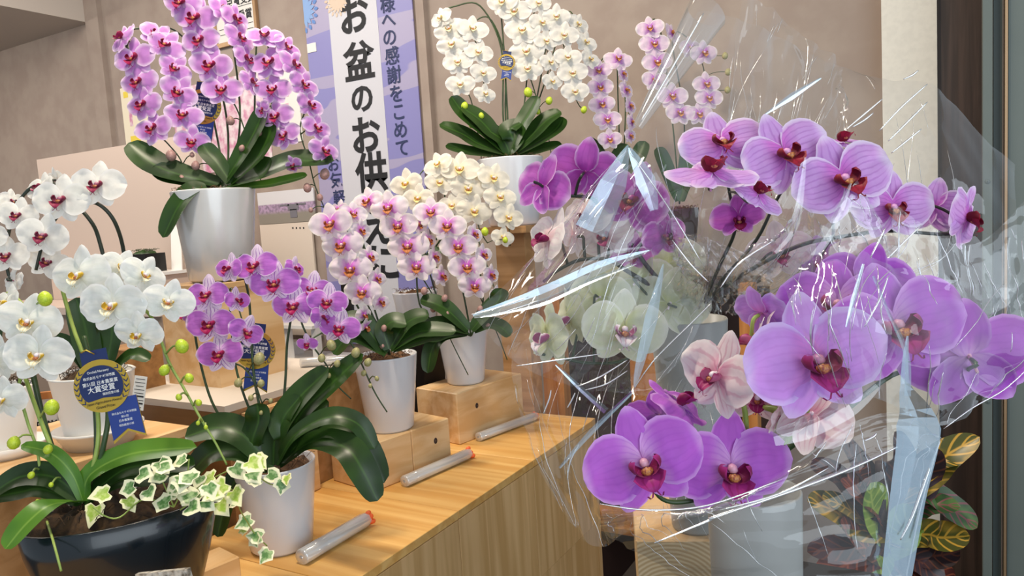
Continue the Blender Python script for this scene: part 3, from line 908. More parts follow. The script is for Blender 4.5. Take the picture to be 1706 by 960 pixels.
# ---------------------------------------------------------------- award rosettes
def rosette(px, py, rpx, d, roll, label, tail=(1.25, 0.35), yaw=0, text=True):
    B = Matrix((RT, FW, UP)).transposed()
    R = B @ Matrix.Rotation(math.radians(yaw), 3, 'Z') @ Matrix.Rotation(math.radians(-roll), 3, 'Y')
    c = P(px, py, d)
    s = rpx * d / F_PX
    X, N, Z = R @ V((1, 0, 0)), R @ V((0, -1, 0)), R @ V((0, 0, 1))
    t = thing('award_rosette', label, 'award tag', c - Z * s)
    def disc(name, r, dep, mat, cut=None, th=0.0012, n=40, ry=0.94):
        pts = []
        for i in range(n):
            q = 2 * math.pi * i / n
            x, z = r * math.cos(q), r * ry * math.sin(q)
            if cut is not None: z = max(z, cut - 0.12 * abs(x))if cut < 0 else z
            pts.append((x, z))
        vs = [c + (X * x + Z * z) * s + N * (dep + e) for e in (0, th) for x, z in pts]
        fs = [tuple(range(n, 2 * n)), tuple(range(n - 1, -1, -1))] + [(i, (i + 1) % n, n + (i + 1) % n, n + i) for i in range(n)]
        return obj(name, vs, fs, mat, t, None, False)
    def poly(name, pts, dep, mat, th=0.001):
        n = len(pts)
        vs = [c + (X * x + Z * z) * s + N * (dep + e) for e in (0, th) for x, z in pts]
        return obj(name, vs, [tuple(range(n, 2 * n)), tuple(range(n - 1, -1, -1))] + [(i, (i + 1) % n, n + (i + 1) % n, n + i) for i in range(n)], mat, t, None, False)
    disc('gold_disc', 1.0, 0, M['gold'])
    disc('navy_disc', 0.78, 0.0013, M['mnavy'], -0.42)
    poly('header_tab', [(-0.55, 0.7), (0.4, 0.7), (0.4, 1.3), (-0.55, 1.3)], -0.0012, M['mnavy'])
    tl, tw = tail
    poly('ribbon_edge', [(tw - 0.72, -0.55), (tw + 0.38, -0.55), (tw + 0.44, -2.05), (tw - 0.14, -1.75), (tw - 0.74, -2.12)], -0.0022, M['gold'])
    poly('ribbon', [(tw - 0.72, -0.55), (tw + 0.38, -0.55), (tw + 0.42, -1.95), (tw - 0.14, -1.66), (tw - 0.73, -2.0)], -0.0011, M['mblue'])
    mb = MB()
    for k in range(14):
        q = math.radians((-38 + 13 * (k % 7)) if k < 7 else (218 - 13 * (k % 7)))
        e = 1 if k < 7 else -1
        u, v_ = V((math.cos(q), 0, math.sin(q) * 0.94)), V((-math.sin(q), 0, math.cos(q)))
        for dq in (-1, 1):
            pp = [u * 0.89, u * (0.89 + dq * 0.09) + v_ * 0.10 * e, u * (0.89 + dq * 0.075) + v_ * 0.03 * e, u * 0.89 - v_ * 0.05 * e]
            vs = [c + (X * p.x + Z * p.z) * s + N * 0.0016 for p in pp]
            mb.add(vs, [(0, 1, 2, 3)])
    mb.build('laurel', M['mnavy'], t)['kind'] = 'stuff'
    if text:
        f = N * 0.003
        textmesh([('株式会社モテギ洋蘭園', c + Z * 0.33 * s + f, 0.115 * s), ('第51回 日本農業賞', c + Z * 0.12 * s + f, 0.155 * s), ('大賞受賞', c - Z * 0.10 * s + f, 0.25 * s), ('個別経営の部', c - Z * 0.3 * s + X * 0.3 * s + f, 0.10 * s), ('Orchid Nursery', c + Z * 0.53 * s + f, 0.12 * s)], M['inkW'], t, 'lettering', X, Z, 0.01)
        textmesh([('Japan Agriculture Award', c - Z * 0.57 * s + f, 0.125 * s), ('Grand Prize', c - Z * 0.74 * s + f, 0.135 * s)], M['ink'], t, 'lettering', X, Z, 0.005)
        textmesh([('株式会社モテギ洋蘭園', c + (X * (tw - 0.15) - Z * 1.08) * s, 0.09 * s), ('第51回', c + (X * (tw - 0.15) - Z * 1.22) * s, 0.09 * s), ('日本農業賞', c + (X * (tw - 0.15) - Z * 1.36) * s, 0.10 * s), ('個別経営の部', c + (X * (tw - 0.15) - Z * 1.52) * s, 0.09 * s)], M['inkW'], t, 'ribbon_lettering', X, Z, 0.004)
    mb = MB()
    mb.tube([c + Z * 1.15 * s + N * 0.002, c + Z * 1.35 * s + N * 0.006 - X * 0.2 * s, c + Z * 1.3 * s - X * 0.5 * s, c + Z * 1.2 * s + X * 0.2 * s - N * 0.01], 0.0009, 5)
    mb.build('gold_tie', M['gold'], t, True)
    return t

def fl(root, lst, d, k):
    """lst rows: px, py, width px, yaw, pitch, roll[, extra depth]"""
    out = []
    for r in lst:
        r = list(r) + [0] * (7 - len(r))
        out.append(flower(root, r[0], r[1], r[2], d + r[6], k, r[3] + random.uniform(-5, 5), r[4] + random.uniform(-5, 5), r[5] + random.uniform(-5, 5)))
    return out
def behind(lst, k=0.03):
    return [(r[0], r[1]) for r in lst]

# ---------------------------------------------------------------- A: rose pink orchid in the silver pot
d = 1.8
bA = P(370, 466, d)
A = thing('potted_orchid', 'rose pink moth orchid with many cascading sprays in a silver pot', 'orchid', bA, 'potted orchids')
hA = (P(370, 318, d) - bA).length * 1.0
pot(A, bA, 51 * d / F_PX, 66 * d / F_PX, hA, 'potA')
base = (372, 322)
cols = [
    ([(203, 62, 60, -35, 15, 25), (224, 96, 74, -12, 0, 8), (231, 135, 66, -10, 0, 12), (239, 173, 64, -8, 0, 12), (256, 213, 66, -5, 0, 15)], [(375, 320), (330, 220, d + .04), (290, 110, d + .05), (240, 50, d + .04), (205, 62), (224, 100), (237, 150), (256, 213), (280, 240), (300, 265), (312, 300), (337, 370)], [(285, 259, 17), (326, 276, 14), (303, 297, 10), (320, 258, 8)]),
    ([(262, 58, 58, 25, 20, -40, .02), (277, 74, 62, 15, 10, -32), (292, 113, 54, 28, 0, -32), (298, 152, 62, 18, 0, -28), (306, 190, 62, 8, 0, -12), (320, 234, 56, 15, -5, 0)], [(376, 320), (360, 220, d + .05), (330, 100, d + .06), (290, 50, d + .04), (262, 58), (285, 95), (300, 155), (318, 230)], []),
    ([(303, 3, 66, -10, 0, -8), (327, 28, 76, -5, 0, -6), (334, 66, 66, -8, 0, 2), (352, 107, 72, 0, 0, -6), (370, 148, 66, 5, 0, 6)], [(378, 320), (378, 200, d + .05), (345, 60, d + .07), (320, -30, d + .05), (305, -10), (327, 28), (345, 90), (370, 150), (388, 170), (400, 195), (415, 240), (425, 275), (438, 310)], [(384, 201, 14), (403, 247, 10), (432, 222, 9), (436, 262, 6)]),
    ([(372, 15, 52, 62, 10, -18), (391, 30, 56, 62, 0, -14), (400, 62, 56, 58, 0, -20), (410, 97, 54, 60, 0, -18), (420, 136, 50, 60, 0, -15)], [(380, 320), (400, 200, d + .06), (385, 60, d + .06), (360, -20, d + .04), (372, 10), (392, 40), (410, 95), (420, 140)], []),
    ([(441, 60, 60, 10, 35, -4), (450, 104, 70, 0, 8, 2), (455, 148, 62, -3, 0, 0), (461, 193, 60, -12, 0, 14), (475, 225, 56, -18, 0, 24), (437, 182, 34, -20, -20, 40, -.02)], [(382, 320), (420, 220, d + .05), (425, 120, d + .06), (430, 55, d + .04), (445, 70), (455, 150), (475, 225)], []),
    ([(478, 78, 50, 50, 5, -30, .02), (490, 107, 56, 55, 0, -25), (506, 140, 54, 48, 0, -20), (516, 174, 52, 48, 0, -18), (527, 212, 52, 45, 0, -15), (540, 250, 54, 40, 0, -18), (489, 274, 34, -20, -30, 20, -.02)], [(384, 320), (440, 240, d + .05), (460, 120, d + .06), (470, 75, d + .03), (490, 107), (512, 165), (500, 215), (515, 270), (525, 310), (542, 350)], [(541, 290, 17), (512, 313, 14), (533, 329, 11), (518, 350, 8), (541, 356, 8)]),
]
for fls, path, buds in cols:
    F_ = fl(A, fls, d - 0.02, 'rose')
    bp = [bud(A, x, y, s_ * 1.15, d - 0.02, 'budP', random.uniform(-20, 20)) for x, y, s_ in buds]
    stem(A, path, d + 0.015, 0.0028, 'stem', F_, 'flower_stem', 0.5, bp)
for pts, wp, m_ in (([(365, 305), (300, 290), (255, 272), (214, 238)], 50, 'leaf'), ([(365, 312), (310, 300), (280, 292), (258, 275)], 40, 'leaf'), ([(345, 312, d - .08), (322, 315, d - .10), (295, 345, d - .11), (271, 396, d - .11)], 46, 'leaf'),
                    ([(375, 308), (430, 290), (490, 268), (556, 268)], 52, 'leaf'), ([(372, 305), (400, 260), (425, 215), (440, 178)], 40, 'leaf'), ([(385, 305), (365, 275), (348, 255), (338, 240)], 32, 'leaf'),
                    ([(385, 312), (440, 308), (480, 300), (512, 292)], 26, 'leafL'), ([(380, 308), (420, 270), (440, 240), (455, 205)], 40, 'leaf'), ([(368, 312), (400, 300), (430, 290), (450, 262)], 40, 'leaf')):
    leaf(A, pts, d - 0.02, wp, m_)
rosette(338, 178, 31, d + 0.03, -10, 'navy and gold award tag among the rose pink orchid sprays')

# ---------------------------------------------------------------- B: white orchid at the back
d = 2.2
rb = P(850, 264, d)
bB = rb - V((0, 0, 0.20))
st = thing('plant_stand', 'brown wooden stand carrying the white orchid at the back', 'stand', (bB.x, bB.y, 0))
quadbox('top', (bB.x - 0.085, bB.y - 0.085, bB.z - 0.02), (bB.x + 0.085, bB.y + 0.085, bB.z), M['box'], st)
quadbox('column', (bB.x - 0.07, bB.y + 0.0, 0), (bB.x + 0.03, bB.y + 0.06, bB.z - 0.02), M['box'], st)
Bo = thing('potted_orchid', 'white moth orchid in a white pot against the back wall', 'orchid', bB, 'potted orchids')
pot(Bo, bB, 0.075, 0.098, 0.20, 'potW')
colsB = [
    ([(735, 30, 42, -35, 0, 15), (748, 47, 52, -10, 0, 15), (753, 73, 52, -5, 0, 10), (763, 103, 50, -5, 0, 6), (767, 140, 48, 0, 0, 6)], [(845, 262), (838, 190), (835, 80), (800, 10), (760, 10), (737, 25), (752, 70), (765, 135), (782, 160), (790, 190), (798, 235), (803, 272)], [(774, 177, 13), (802, 193, 10), (785, 209, 8), (800, 220, 6)]),
    ([(787, 48, 54, 10, 10, -10), (797, 87, 48, 8, 0, -12), (805, 121, 44, 10, 0, -12), (808, 156, 38, 22, 0, -10)], [(846, 262), (842, 190), (840, 90), (815, 30), (787, 45), (800, 95), (808, 156)], []),
    ([(837, 3, 50, -10, 0, 0), (857, 18, 56, -5, 0, 0), (870, 50, 58, 0, 0, 0), (877, 85, 58, 0, 0, 0), (879, 114, 52, 0, 0, 0)], [(848, 262), (846, 200), (840, 90), (835, 0), (850, -20), (862, 30), (878, 110), (890, 150), (900, 185), (912, 220), (919, 262)], [(880, 154, 15), (915, 168, 12), (896, 186, 9), (912, 200, 7)]),
    ([(897, 5, 42, 10, 0, 0), (903, 37, 44, 15, 0, 0), (910, 68, 42, 10, 0, 0), (917, 103, 38, 18, 0, 0), (920, 135, 36, 15, 0, 0)], [(850, 262), (870, 200, d + .04), (885, 60, d + .05), (897, 5, d + .02), (920, 140, d + .02)], []),
    ([(927, 27, 46, 5, 0, -5), (940, 58, 48, 5, 0, -5), (946, 95, 46, 0, 0, 0), (954, 121, 50, 0, 0, 0), (958, 152, 46, 5, 0, 0)], [(852, 262), (890, 180, d + .06), (915, 50, d + .06), (927, 27, d + .02), (958, 160, d + .02), (975, 183)], [(973, 183, 11)]),
    ([(963, 40, 40, 30, 0, -15, .03), (976, 70, 42, 30, 0, -15, .03), (983, 98, 38, 35, 0, -10, .03)], [(852, 262), (900, 160, d + .08), (940, 30, d + .09), (960, 35, d + .05), (985, 110, d + .05)], []),
]
for fls, path, buds in colsB:
    F_ = fl(Bo, fls, d - 0.02, 'snow')
    bp = [bud(Bo, x, y, s_ * 1.15, d - 0.02, 'budG', random.uniform(-20, 20)) for x, y, s_ in buds]
    stem(Bo, path, d + 0.015, 0.0028, 'stem', F_, 'flower_stem', 0.5, bp)
for pts, wp in (([(845, 256), (800, 240), (770, 222), (732, 207)], 34), ([(845, 260), (800, 255), (770, 250), (742, 243)], 26), ([(845, 254), (810, 220), (775, 190), (752, 160)], 34), ([(842, 252), (815, 215), (795, 195), (770, 178)], 36), ([(850, 252), (865, 215), (880, 190), (896, 160)], 32),
                ([(855, 254), (885, 225), (910, 200), (935, 186)], 36), ([(855, 258), (895, 235), (925, 215), (938, 195)], 34), ([(850, 258), (840, 235), (820, 220), (800, 206)], 36), ([(858, 260), (890, 252), (910, 246), (936, 240)], 26), ([(846, 256), (855, 235), (850, 215), (868, 205)], 40)):
    leaf(Bo, pts, d - 0.03, wp)
rosette(844, 104, 14.5, d - 0.03, -8, 'small navy and gold award tag on the stem of the back white orchid')

# ---------------------------------------------------------------- C, D: small blush orchids on the rack
def smallpot(cx, cy, d, h, r):
    p = P(cx, cy, d)
    return p
d = 2.3
rp = P(1035, 340, d + .02); bC = V((rp.x, rp.y, rp.z - 0.155))
qs = thing('plant_stand', 'slim wooden post stand below the small blush orchid', 'stand', (bC.x, bC.y, 1.133))
quadbox('post', (bC.x - 0.045, bC.y - 0.045, 1.134), (bC.x + 0.045, bC.y + 0.045, bC.z), M['box'], qs)
C_ = thing('potted_orchid', 'small blush and white moth orchid left of the tall cellophane roll', 'orchid', bC, 'potted orchids')
pot(C_, bC, 0.045, 0.06, 0.16, 'vase')
lc = (1035, 330, d + .02)
for fls, path in ((([(1030, 98, 48, 5, 15, 0), (998, 117, 44, -5, 5, 10), (1000, 145, 44, 0, 0, 5), (1003, 173, 44, 0, 0, 5), (1012, 199, 46, 0, 0, 5), (1016, 232, 40, 5, 0, 0)]), [lc, (1030, 180, d + .04), (1025, 95, d + .03), (1000, 105), (1003, 165), (1016, 235)]),
                  (([(1038, 123, 36, 50, 0, -10), (1043, 150, 38, 52, 0, -8), (1050, 176, 36, 52, 0, -8), (1053, 203, 34, 52, 0, -8), (1050, 226, 32, 50, 0, 0)]), [lc, (1042, 180, d + .04), (1035, 100, d + .03), (1043, 150), (1052, 225)])):
    F_ = fl(C_, fls, d - 0.02, 'blush')
    stem(C_, path, d + 0.015, 0.0024, 'stem', F_, 'flower_stem')
for pts, wp in (([(1030, 325), (1005, 270), (980, 230)], 26), ([(1032, 325), (1000, 290), (970, 262)], 26), ([(1038, 325), (1060, 270), (1075, 235)], 28), ([(1034, 325), (1030, 270), (1045, 240)], 30)):
    leaf(C_, pts, d, wp)
d = 2.35
rp = P(1132, 350, d + .02); bD = V((rp.x, rp.y, rp.z - 0.155))
qs = thing('plant_stand', 'slim wooden post stand below the orchid inside the cellophane roll', 'stand', (bD.x, bD.y, 1.133))
quadbox('post', (bD.x - 0.045, bD.y - 0.045, 1.134), (bD.x + 0.045, bD.y + 0.045, bD.z), M['box'], qs)
D_ = thing('potted_orchid', 'blush and white moth orchid seen through the tall cellophane roll', 'orchid', bD, 'potted orchids')
pot(D_, bD, 0.045, 0.06, 0.16, 'dark')
lc = (1132, 340, d + .02)
for fls, path in (([(1083, 47, 46, -10, 5, 10), (1090, 73, 50, 0, 0, 5), (1095, 103, 50, 0, 0, 0), (1091, 133, 44, 5, 0, 0), (1120, 160, 52, 0, 0, 0), (1133, 188, 48, 5, 0, 0)], [lc, (1120, 200, d + .04), (1100, 50, d + .03), (1083, 40), (1092, 100), (1105, 150), (1133, 190)]),
                  ([(1120, 55, 40, 40, 10, -20, .03), (1150, 80, 42, 20, 0, 0, .03), (1173, 88, 46, 5, 0, 0), (1177, 140, 46, 0, 0, 0), (1181, 163, 46, 5, 0, 0), (1165, 190, 44, 0, 0, 0)], [lc, (1140, 200, d + .05), (1120, 60, d + .05), (1160, 80), (1178, 150), (1170, 195)])):
    F_ = fl(D_, fls, d - 0.02, 'blush')
    bp = [bud(D_, x, y, s_, d - .02, 'budO') for x, y, s_ in ((1208, 93, 12), (1213, 120, 12), (1212, 150, 12))] if fls[0][0] == 1120 else []
    stem(D_, path, d + 0.015, 0.0024, 'stem', F_, 'flower_stem', 0.6, bp)
for pts, wp in (([(1130, 335), (1110, 280), (1095, 245)], 28), ([(1132, 335), (1150, 280), (1180, 240)], 28), ([(1134, 335), (1145, 270), (1150, 225)], 28)):
    leaf(D_, pts, d, wp)

# ---------------------------------------------------------------- E: cream orchid, G: pink-white in far pot, F: pink-white in middle pot
d = 2.08
bE = V((-1.17, 1.86, 0))
pE = P(690, 470, 2.14)
Es = thing('plant_stand', 'slim dark stand in the gap under the cream orchid', 'stand', (pE.x, pE.y, 0))
Eo = thing('potted_orchid', 'cream white moth orchid crowded behind the pink and white blooms', 'orchid', (pE.x, pE.y, 1.03), 'potted orchids')
quadbox('column', (pE.x - 0.05, pE.y - 0.05, 0), (pE.x + 0.05, pE.y + 0.05, 1.03), M['black'], Es)
pot(Eo, (pE.x, pE.y, 1.03), 0.05, 0.065, 0.12, 'potW')
top = (690, 455, 2.14)
for fls, path in (([(677, 306, 56, -15, 5, 10), (733, 304, 50, 5, 5, -5), (697, 330, 52, -10, 0, 0, -.02), (730, 274, 50, -15, 15, 20), (753, 342, 46, 0, 0, 0)], [top, (735, 380, d + .05), (740, 290, d + .05), (730, 270, d + .03), (700, 290), (690, 330)]),
                  ([(766, 282, 66, 0, 8, 0), (780, 314, 58, 5, 0, -5), (790, 351, 58, 5, 0, -5), (745, 290, 44, -10, 20, 0, .03)], [top, (745, 380, d + .05), (765, 285, d + .04), (768, 275), (790, 350), (800, 385), (812, 405)]),
                  ([(800, 288, 44, 10, 20, -10, .03), (822, 296, 54, 15, 5, -10), (833, 328, 54, 12, 0, -10), (847, 362, 50, 15, 0, -10), (812, 300, 44, 20, 0, 0, .04), (838, 395, 40, 20, 0, -10)], [top, (750, 390, d + .05), (795, 290, d + .04), (822, 290), (845, 360), (850, 410)])):
    F_ = fl(Eo, fls, d - 0.02, 'cream')
    bp = [bud(Eo, 808, 386, 15, d - .04, 'budG'), bud(Eo, 842, 400, 11, d - .04, 'budG')] if fls[0][0] == 766 else []
    stem(Eo, path, d + 0.015, 0.0026, 'stem', F_, 'flower_stem', 0.6, bp)
for pts, wp in (([(688, 455, 2.14), (675, 430), (665, 415)], 26), ([(692, 455, 2.14), (715, 430), (735, 415)], 26), ([(690, 455, 2.14), (695, 430), (705, 405)], 28)):
    leaf(Eo, pts, d + .02, wp)

d = 1.93
bG = V((c3.x + 0.0, c3.y - 0.02, BZ + 0.14))
Go = thing('potted_orchid', 'pink and white moth orchid in the far white pot on the bench', 'orchid', bG, 'potted orchids')
pot(Go, bG, 34 * d / F_PX, 47 * d / F_PX, 0.165, 'potW')
top = (785, 560, 1.97)
for fls, path, buds in (
    ([(613, 336, 56, -20, 10, 10, .02), (648, 346, 64, -5, 5, 5), (664, 376, 64, 0, 0, 4), (680, 410, 68, 0, 0, 3), (694, 444, 62, 3, 0, 3)], [top, (705, 520), (690, 420, d + .04), (655, 335, d + .03), (613, 330), (664, 375), (694, 445), (720, 490), (735, 520), (748, 560), (780, 625)], [(707, 485, 14), (741, 497, 13), (722, 515, 12), (745, 523, 9)]),
    ([(697, 374, 40, 55, 0, -10, .02), (713, 400, 42, 55, 0, -10, .02), (724, 428, 40, 58, 0, -8, .02), (736, 460, 42, 55, 0, -8, .02)], [top, (730, 500, d + .04), (700, 370, d + .05), (736, 470, d + .04)], []),
    ([(718, 353, 58, 0, 10, 3, .01), (746, 376, 62, 0, 0, 3), (764, 410, 62, 0, 0, 3), (778, 444, 62, 3, 0, 3), (791, 476, 54, 8, 0, 0)], [top, (770, 480, d + .04), (740, 360, d + .03), (720, 345), (764, 410), (791, 476), (812, 520), (830, 560), (845, 600)], [(800, 515, 12), (813, 543, 9)]),
    ([(790, 390, 40, 50, 0, -10, .02), (805, 424, 40, 52, 0, -8, .02), (818, 458, 40, 52, 0, -8, .02), (828, 493, 38, 50, 0, -5, .02)], [top, (805, 500, d + .05), (790, 385, d + .04), (830, 500, d + .03)], [])):
    F_ = fl(Go, fls, d - 0.02, 'orchidpink')
    bp = [bud(Go, x, y, s_, d - 0.03, 'budP', random.uniform(-20, 20)) for x, y, s_ in buds]
    stem(Go, path, d + 0.015, 0.0026, 'stem', F_, 'flower_stem', 0.5, bp)
for pts, wp in (([(780, 552), (740, 540), (710, 548), (668, 575)], 34), ([(780, 550), (750, 520), (725, 505), (700, 500)], 34), ([(785, 550), (810, 520), (830, 500), (835, 480)], 34), ([(780, 555), (750, 555), (725, 562), (705, 560)], 26), ([(790, 552), (815, 540), (835, 545), (850, 560)], 28), ([(778, 556), (740, 560), (720, 580), (712, 622)], 30)):
    leaf(Go, pts, 1.90, wp)

d = 1.71
bF = V((c2.x + 0.01, c2.y - 0.01, BZ + 0.11))
Fo = thing('potted_orchid', 'pale pink and white moth orchid in the middle white pot', 'orchid', bF, 'potted orchids')
pot(Fo, bF, 40 * d / F_PX, 54 * d / F_PX, 0.18, 'potW')
top = (650, 592, 1.74)
for fls, path, buds in (
    ([(551, 372, 72, -5, 0, 5), (570, 408, 70, -3, 0, 4), (584, 448, 70, 0, 0, 3), (604, 486, 60, 5, 0, 0)], [top, (590, 500, d + .03), (560, 400, d + .04), (550, 355, d + .03), (570, 410), (604, 490), (625, 535), (633, 570), (645, 625), (658, 680)], [(640, 547, 12), (637, 577, 10)]),
    ([(564, 350, 40, -30, 10, 0, .04), (588, 356, 48, 30, 5, -10, .03), (601, 384, 42, 52, 0, -10, .02), (616, 428, 42, 55, 0, -8, .02), (628, 464, 40, 55, 0, -8, .02), (634, 503, 40, 50, 0, -5, .02)], [top, (620, 500, d + .05), (600, 380, d + .05), (590, 350, d + .04), (634, 505, d + .03)], []),
    ([(606, 525, 36, 55, -10, 0, -.01), (610, 545, 34, 60, -20, 10, -.01)], [top, (640, 560), (615, 520), (605, 535)], [])):
    F_ = fl(Fo, fls, d - 0.02, 'orchidpink')
    bp = [bud(Fo, x, y, s_, d - 0.03, 'budP', random.uniform(-20, 20)) for x, y, s_ in buds]
    stem(Fo, path, d + 0.015, 0.0026, 'stem', F_, 'flower_stem', 0.5, bp)
for pts, wp in (([(645, 588), (600, 560), (575, 565), (555, 590)], 40), ([(640, 586), (610, 545), (595, 535), (570, 530)], 40), ([(650, 582), (690, 555), (720, 550), (760, 552)], 34), ([(650, 580), (670, 545), (690, 530), (715, 525)], 36), ([(648, 582), (640, 550), (655, 535), (680, 540)], 36), ([(655, 584), (690, 570), (720, 560), (735, 560)], 26)):
    leaf(Fo, pts, 1.68, wp)

# ---------------------------------------------------------------- H: striped pink orchid in the near white pot
d = 1.36
bH = on(470, 908, 2, BZ)
Ho = thing('potted_orchid', 'striped purple pink moth orchid in the near white pot on the bench', 'orchid', bH, 'potted orchids')
pot(Ho, bH, 52 * 1.39 / F_PX, 67 * 1.39 / F_PX, 0.165, 'potW')
top = (462, 790, 1.41)
dh = 1.40
for fls, path, buds, bk in (
    ([(382, 447, 56, -28, 5, 5), (426, 442, 76, -5, 5, 3), (458, 470, 82, 0, 0, 4), (491, 508, 78, 0, 0, -2)], [top, (425, 640, dh + .05), (415, 500, dh + .05), (400, 430, dh + .03), (425, 440), (490, 508), (505, 545), (520, 575), (545, 610), (560, 640), (585, 665)], [(552, 575, 19), (536, 597, 15), (562, 606, 13), (548, 626, 9)], 'budO'),
    ([(492, 447, 44, 62, 0, -10, .02), (520, 482, 66, 10, 5, -5, .02), (546, 502, 66, 5, 0, -5), (566, 545, 68, 0, 0, -3), (538, 528, 52, 62, 0, -10, .0), (512, 572, 36, -5, -25, 0, -.02)], [top, (475, 640, dh + .05), (480, 560, dh + .05), (500, 480, dh + .04), (540, 500), (566, 545), (590, 580), (605, 612), (625, 655), (645, 687)], [(593, 588, 18), (613, 604, 15), (606, 622, 11), (628, 631, 9), (617, 643, 8)], 'budO'),
    ([(346, 490, 70, -5, 5, 4), (351, 538, 82, 0, 0, 3), (367, 588, 76, 3, 0, 2), (312, 520, 56, -35, 0, 10, .03)], [top, (370, 700, dh + .03), (335, 610, dh + .05), (320, 500, dh + .04), (346, 485), (367, 588), (405, 612), (425, 640), (440, 680), (470, 735)], [(432, 598, 22), (397, 638, 16), (435, 639, 14), (418, 663, 11), (451, 668, 9), (435, 688, 8)], 'budO'),
    ([(395, 500, 48, 55, 5, -8, .01), (410, 552, 60, 45, 0, -18, -.01)], [top, (400, 640, dh + .06), (385, 540, dh + .06), (385, 480, dh + .04), (410, 555, dh + .02)], [], 'budO')):
    F_ = fl(Ho, fls, dh - 0.03, 'stripe')
    bp = [bud(Ho, x, y, s_, dh - 0.04, bk, random.uniform(-20, 20)) for x, y, s_ in buds]
    stem(Ho, path, dh, 0.0028, 'stem', F_, 'flower_stem', 0.45, bp)
for pts, wp, m_ in (([(455, 775), (460, 720), (495, 665), (548, 614)], 52, 'leaf'), ([(460, 770), (500, 690), (550, 640), (605, 590)], 46, 'leaf'), ([(462, 772), (490, 725, 1.33), (545, 695, 1.31), (595, 705, 1.31), (624, 748, 1.31)], 36, 'leaf'),
                    ([(468, 772), (520, 735, 1.33), (575, 745, 1.29), (605, 785, 1.27), (629, 835, 1.27)], 50, 'leaf'), ([(470, 770), (540, 715, 1.34), (600, 735, 1.32), (640, 805, 1.32)], 46, 'leaf'),
                    ([(450, 775), (405, 725), (360, 712), (308, 728)], 54, 'leaf'), ([(450, 780), (400, 750), (350, 755), (310, 800)], 52, 'leaf'), ([(455, 778), (420, 745), (430, 700), (428, 672)], 44, 'leaf'), ([(465, 772), (500, 740), (525, 690), (548, 670)], 40, 'leaf'), ([(448, 785), (400, 790), (375, 840), (362, 895)], 40, 'leaf'), ([(458, 770), (480, 735), (470, 700), (500, 660)], 44, 'leaf')):
    leaf(Ho, pts, 1.36, wp, m_)
rosette(425, 583, 34, 1.46, -6, 'navy and gold award tag behind the striped pink orchid', yaw=0)

# ---------------------------------------------------------------- J: white orchid with burgundy lip in the white pot on a saucer
d = 1.36
bJ = P(168, 742, 1.36); bJ.z = 0.98
sa = thing('saucer', 'white plastic saucer under the white pot behind the award tag', 'saucer', bJ)
MB().lathe(bJ, [(0.001, 0.0005), (0.055, 0.0005), (0.072, 0.03), (0.076, 0.031), (0.076, 0.035), (0.071, 0.035), (0.054, 0.004), (0.001, 0.004)], 40).build('dish', M['white'], sa, True)
bJ = bJ + V((0, 0, 0.0045))
Jo = thing('potted_orchid', 'white moth orchid with burgundy lips arching at the far left', 'orchid', bJ, 'potted orchids')
pot(Jo, bJ, 48 * d / F_PX, 63 * d / F_PX, 0.13, 'white', 0.004, 'soil', 0.002)
top = (168, 640, d + .02)
F_ = fl(Jo, [(163, 308, 88, 5, 8, -3), (102, 332, 90, 0, 3, 0, -.01), (72, 392, 78, 8, 0, -8, -.02), (80, 436, 66, 20, 10, -20, .02), (97, 300, 46, 150, 20, 0, .03)], 1.33, 'burgundy')
stem(Jo, [top, (206, 480, d + .04), (206, 420, d + .03), (190, 368, d), (163, 340), (135, 340), (105, 350), (75, 395), (60, 450)], 1.345, 0.004, 'stemG', F_, 'flower_stem', 0.7)
F_ = fl(Jo, [(30, 358, 64, 10, 0, 0), (67, 312, 60, -30, 15, 10, .01), (12, 425, 66, 15, 0, 0), (20, 335, 44, 70, 10, 0, .02), (24, 468, 50, 150, -10, 0, .01), (-15, 395, 60, -10, 0, 0)], 1.33, 'burgundy')
stem(Jo, [top, (178, 480, d + .05), (165, 400, d + .04), (146, 362, d + .02), (110, 330, d + .02), (60, 310), (25, 350), (10, 430), (25, 490)], 1.35, 0.004, 'stemG', F_, 'flower_stem', 0.7)
for pts, wp in (([(165, 635), (150, 590), (140, 540), (126, 496)], 46), ([(170, 635), (180, 590), (185, 545), (170, 505)], 46), ([(160, 636), (130, 590), (110, 572), (88, 560)], 26), ([(172, 636), (205, 600), (225, 590), (250, 600)], 26)):
    leaf(Jo, pts, d, wp)
c = P(232, 655, 1.30)
tgx = (RT * 0.97 - UP * 0.12).normalized(); tgz = (UP * 0.97 + RT * 0.12).normalized()
pt_ = thing('price_tag', 'small printed paper label hanging on the white pot', 'label', c - V((0, 0, 0.03)))
onplane('card', (-0.011, 0.011, -0.030, 0.030), M['paper'], pt_, c, tgx, tgz, 0.001)
mb = MB()
nn = tgx.cross(tgz)
for i in range(9):
    z = 0.024 - 0.0062 * i
    wd = (0.008, 0.009, 0.007, 0.009, 0.008, 0.009, 0.0095, 0.009, 0.007)[i]
    hh = 0.0028 if i in (5, 7) else 0.0012
    q = c + tgz * z + nn * 0.0014
    mb.add([q - tgx * wd, q + tgx * wd, q + tgx * wd + tgz * hh, q - tgx * wd + tgz * hh], [(0, 1, 2, 3)])
mb.build('print', M['ink'], pt_)
# white pot cut by the left edge
bK = P(10, 722, 1.33); bK.z = 0.98
Ko = thing('potted_plant', 'white pot on a saucer cut off by the left edge', 'pot', bK)
MB().lathe(bK, [(0.001, 0), (0.055, 0), (0.068, 0.02), (0.065, 0.021), (0.054, 0.004), (0.001, 0.004)], 40).build('saucer', M['white'], Ko, True)
pot(Ko, bK + V((0, 0, 0.004)), 0.044, 0.056, 0.12, 'white', 0.004, 'soil')
for pts, wp in (([(10, 615), (-10, 580), (0, 540)], 40), ([(12, 615), (40, 590), (50, 560)], 30)):
    leaf(Ko, pts, 1.33, wp)

